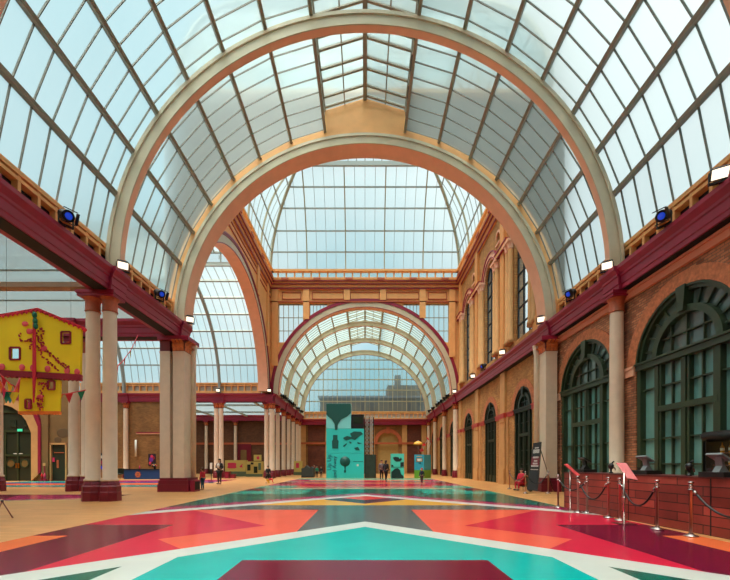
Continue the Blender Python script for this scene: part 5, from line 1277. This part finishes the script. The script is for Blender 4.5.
m = MB(); m.box(-.2,.2,-.1,.28,.2,.24)
s_ = thing('low_stool', 'small stool under the person in the red coat', 'stool', (gx(524.5,19.0), 19.35, 0), -1.2); build('seat', m, 'black', s_, local=True)
for a in (-.17,.17):
    for b in (-.07,.25): m = MB(); m.tube([(a,b,0),(a,b,.21)], .015, 6); build('leg', m, 'steel', s_, local=True)
t = thing('shoulder_bag', 'dark bag on the floor between the person in red and the tall leaning sign', 'bag', (gx(531.5,18.5)-.1, 18.4, 0)); X, Y = WL[t.name][:2]
m = MB(); m.ball((X,Y,.17), .17, .12, .17, 12); build('bag_body', m, 'black', t); m = MB(); m.tube([(X-.1,Y,.3),(X-.05,Y,.42),(X+.05,Y,.42),(X+.1,Y,.3)], .012, 6); build('strap', m, 'black', t)

# ================================================================ camera, daylight
cam = bpy.data.cameras.new('camera'); co = bpy.data.objects.new('camera', cam); C.objects.link(co)
co.location = (0, 0, HC); co.rotation_euler = (PI/2, 0, 0); cam.sensor_width = 36; cam.lens = 36*F/730; cam.shift_y = (HY-290)/730; cam.clip_end = 400
sc.camera = co
w = bpy.data.worlds.new('sky'); sc.world = w; w.use_nodes = True; nt = w.node_tree; L = nt.links.new
bg = nt.nodes['Background']; tc = nt.nodes.new('ShaderNodeTexCoord')
n = nt.nodes.new('ShaderNodeTexNoise'); n.inputs['Scale'].default_value = 2.2; n.inputs['Detail'].default_value = 4; L(tc.outputs['Generated'], n.inputs['Vector'])
rp = nt.nodes.new('ShaderNodeValToRGB'); rp.color_ramp.elements[0].position = .35; rp.color_ramp.elements[0].color = (.36,.68,.78,1); rp.color_ramp.elements[1].position = .62; rp.color_ramp.elements[1].color = (.84,.97,1,1)
L(n.outputs['Fac'], rp.inputs[0])
dn = nt.nodes.new('ShaderNodeVectorMath'); dn.operation = 'DOT_PRODUCT'; L(tc.outputs['Generated'], dn.inputs[0]); dn.inputs[1].default_value = Vector((.46,.5,.73)).normalized()
mr = nt.nodes.new('ShaderNodeMapRange'); mr.inputs['From Min'].default_value = .8; mr.inputs['From Max'].default_value = 1; mr.inputs['To Min'].default_value = 0; mr.inputs['To Max'].default_value = 1; L(dn.outputs['Value'], mr.inputs['Value'])
mx = nt.nodes.new('ShaderNodeMix'); mx.data_type = 'RGBA'; L(mr.outputs[0], mx.inputs[0]); L(rp.outputs[0], mx.inputs[6]); mx.inputs[7].default_value = (1.5,1.45,1.4,1)
L(mx.outputs[2], bg.inputs['Color']); bg.inputs['Strength'].default_value = 1.0
sun = bpy.data.lights.new('sun', 'SUN'); so = bpy.data.objects.new('sun', sun); C.objects.link(so); sun.energy = 9.6; sun.angle = math.radians(50); sun.color = (1,.9,.78)
so.rotation_euler = Vector((.22,.22,-1)).to_track_quat('-Z','Y').to_euler(); so.location = (0, 20, 40)
vs_ = sc.view_settings; vs_.view_transform = 'Standard'; vs_.look = 'None'; vs_.gamma = 1; vs_.use_curve_mapping = False; vs_.exposure = 0
cy = sc.cycles; cy.max_bounces = 8; cy.diffuse_bounces = 4; cy.glossy_bounces = 3; cy.transparent_max_bounces = 16; cy.transmission_bounces = 4; cy.use_denoising = True; cy.sample_clamp_indirect = 4
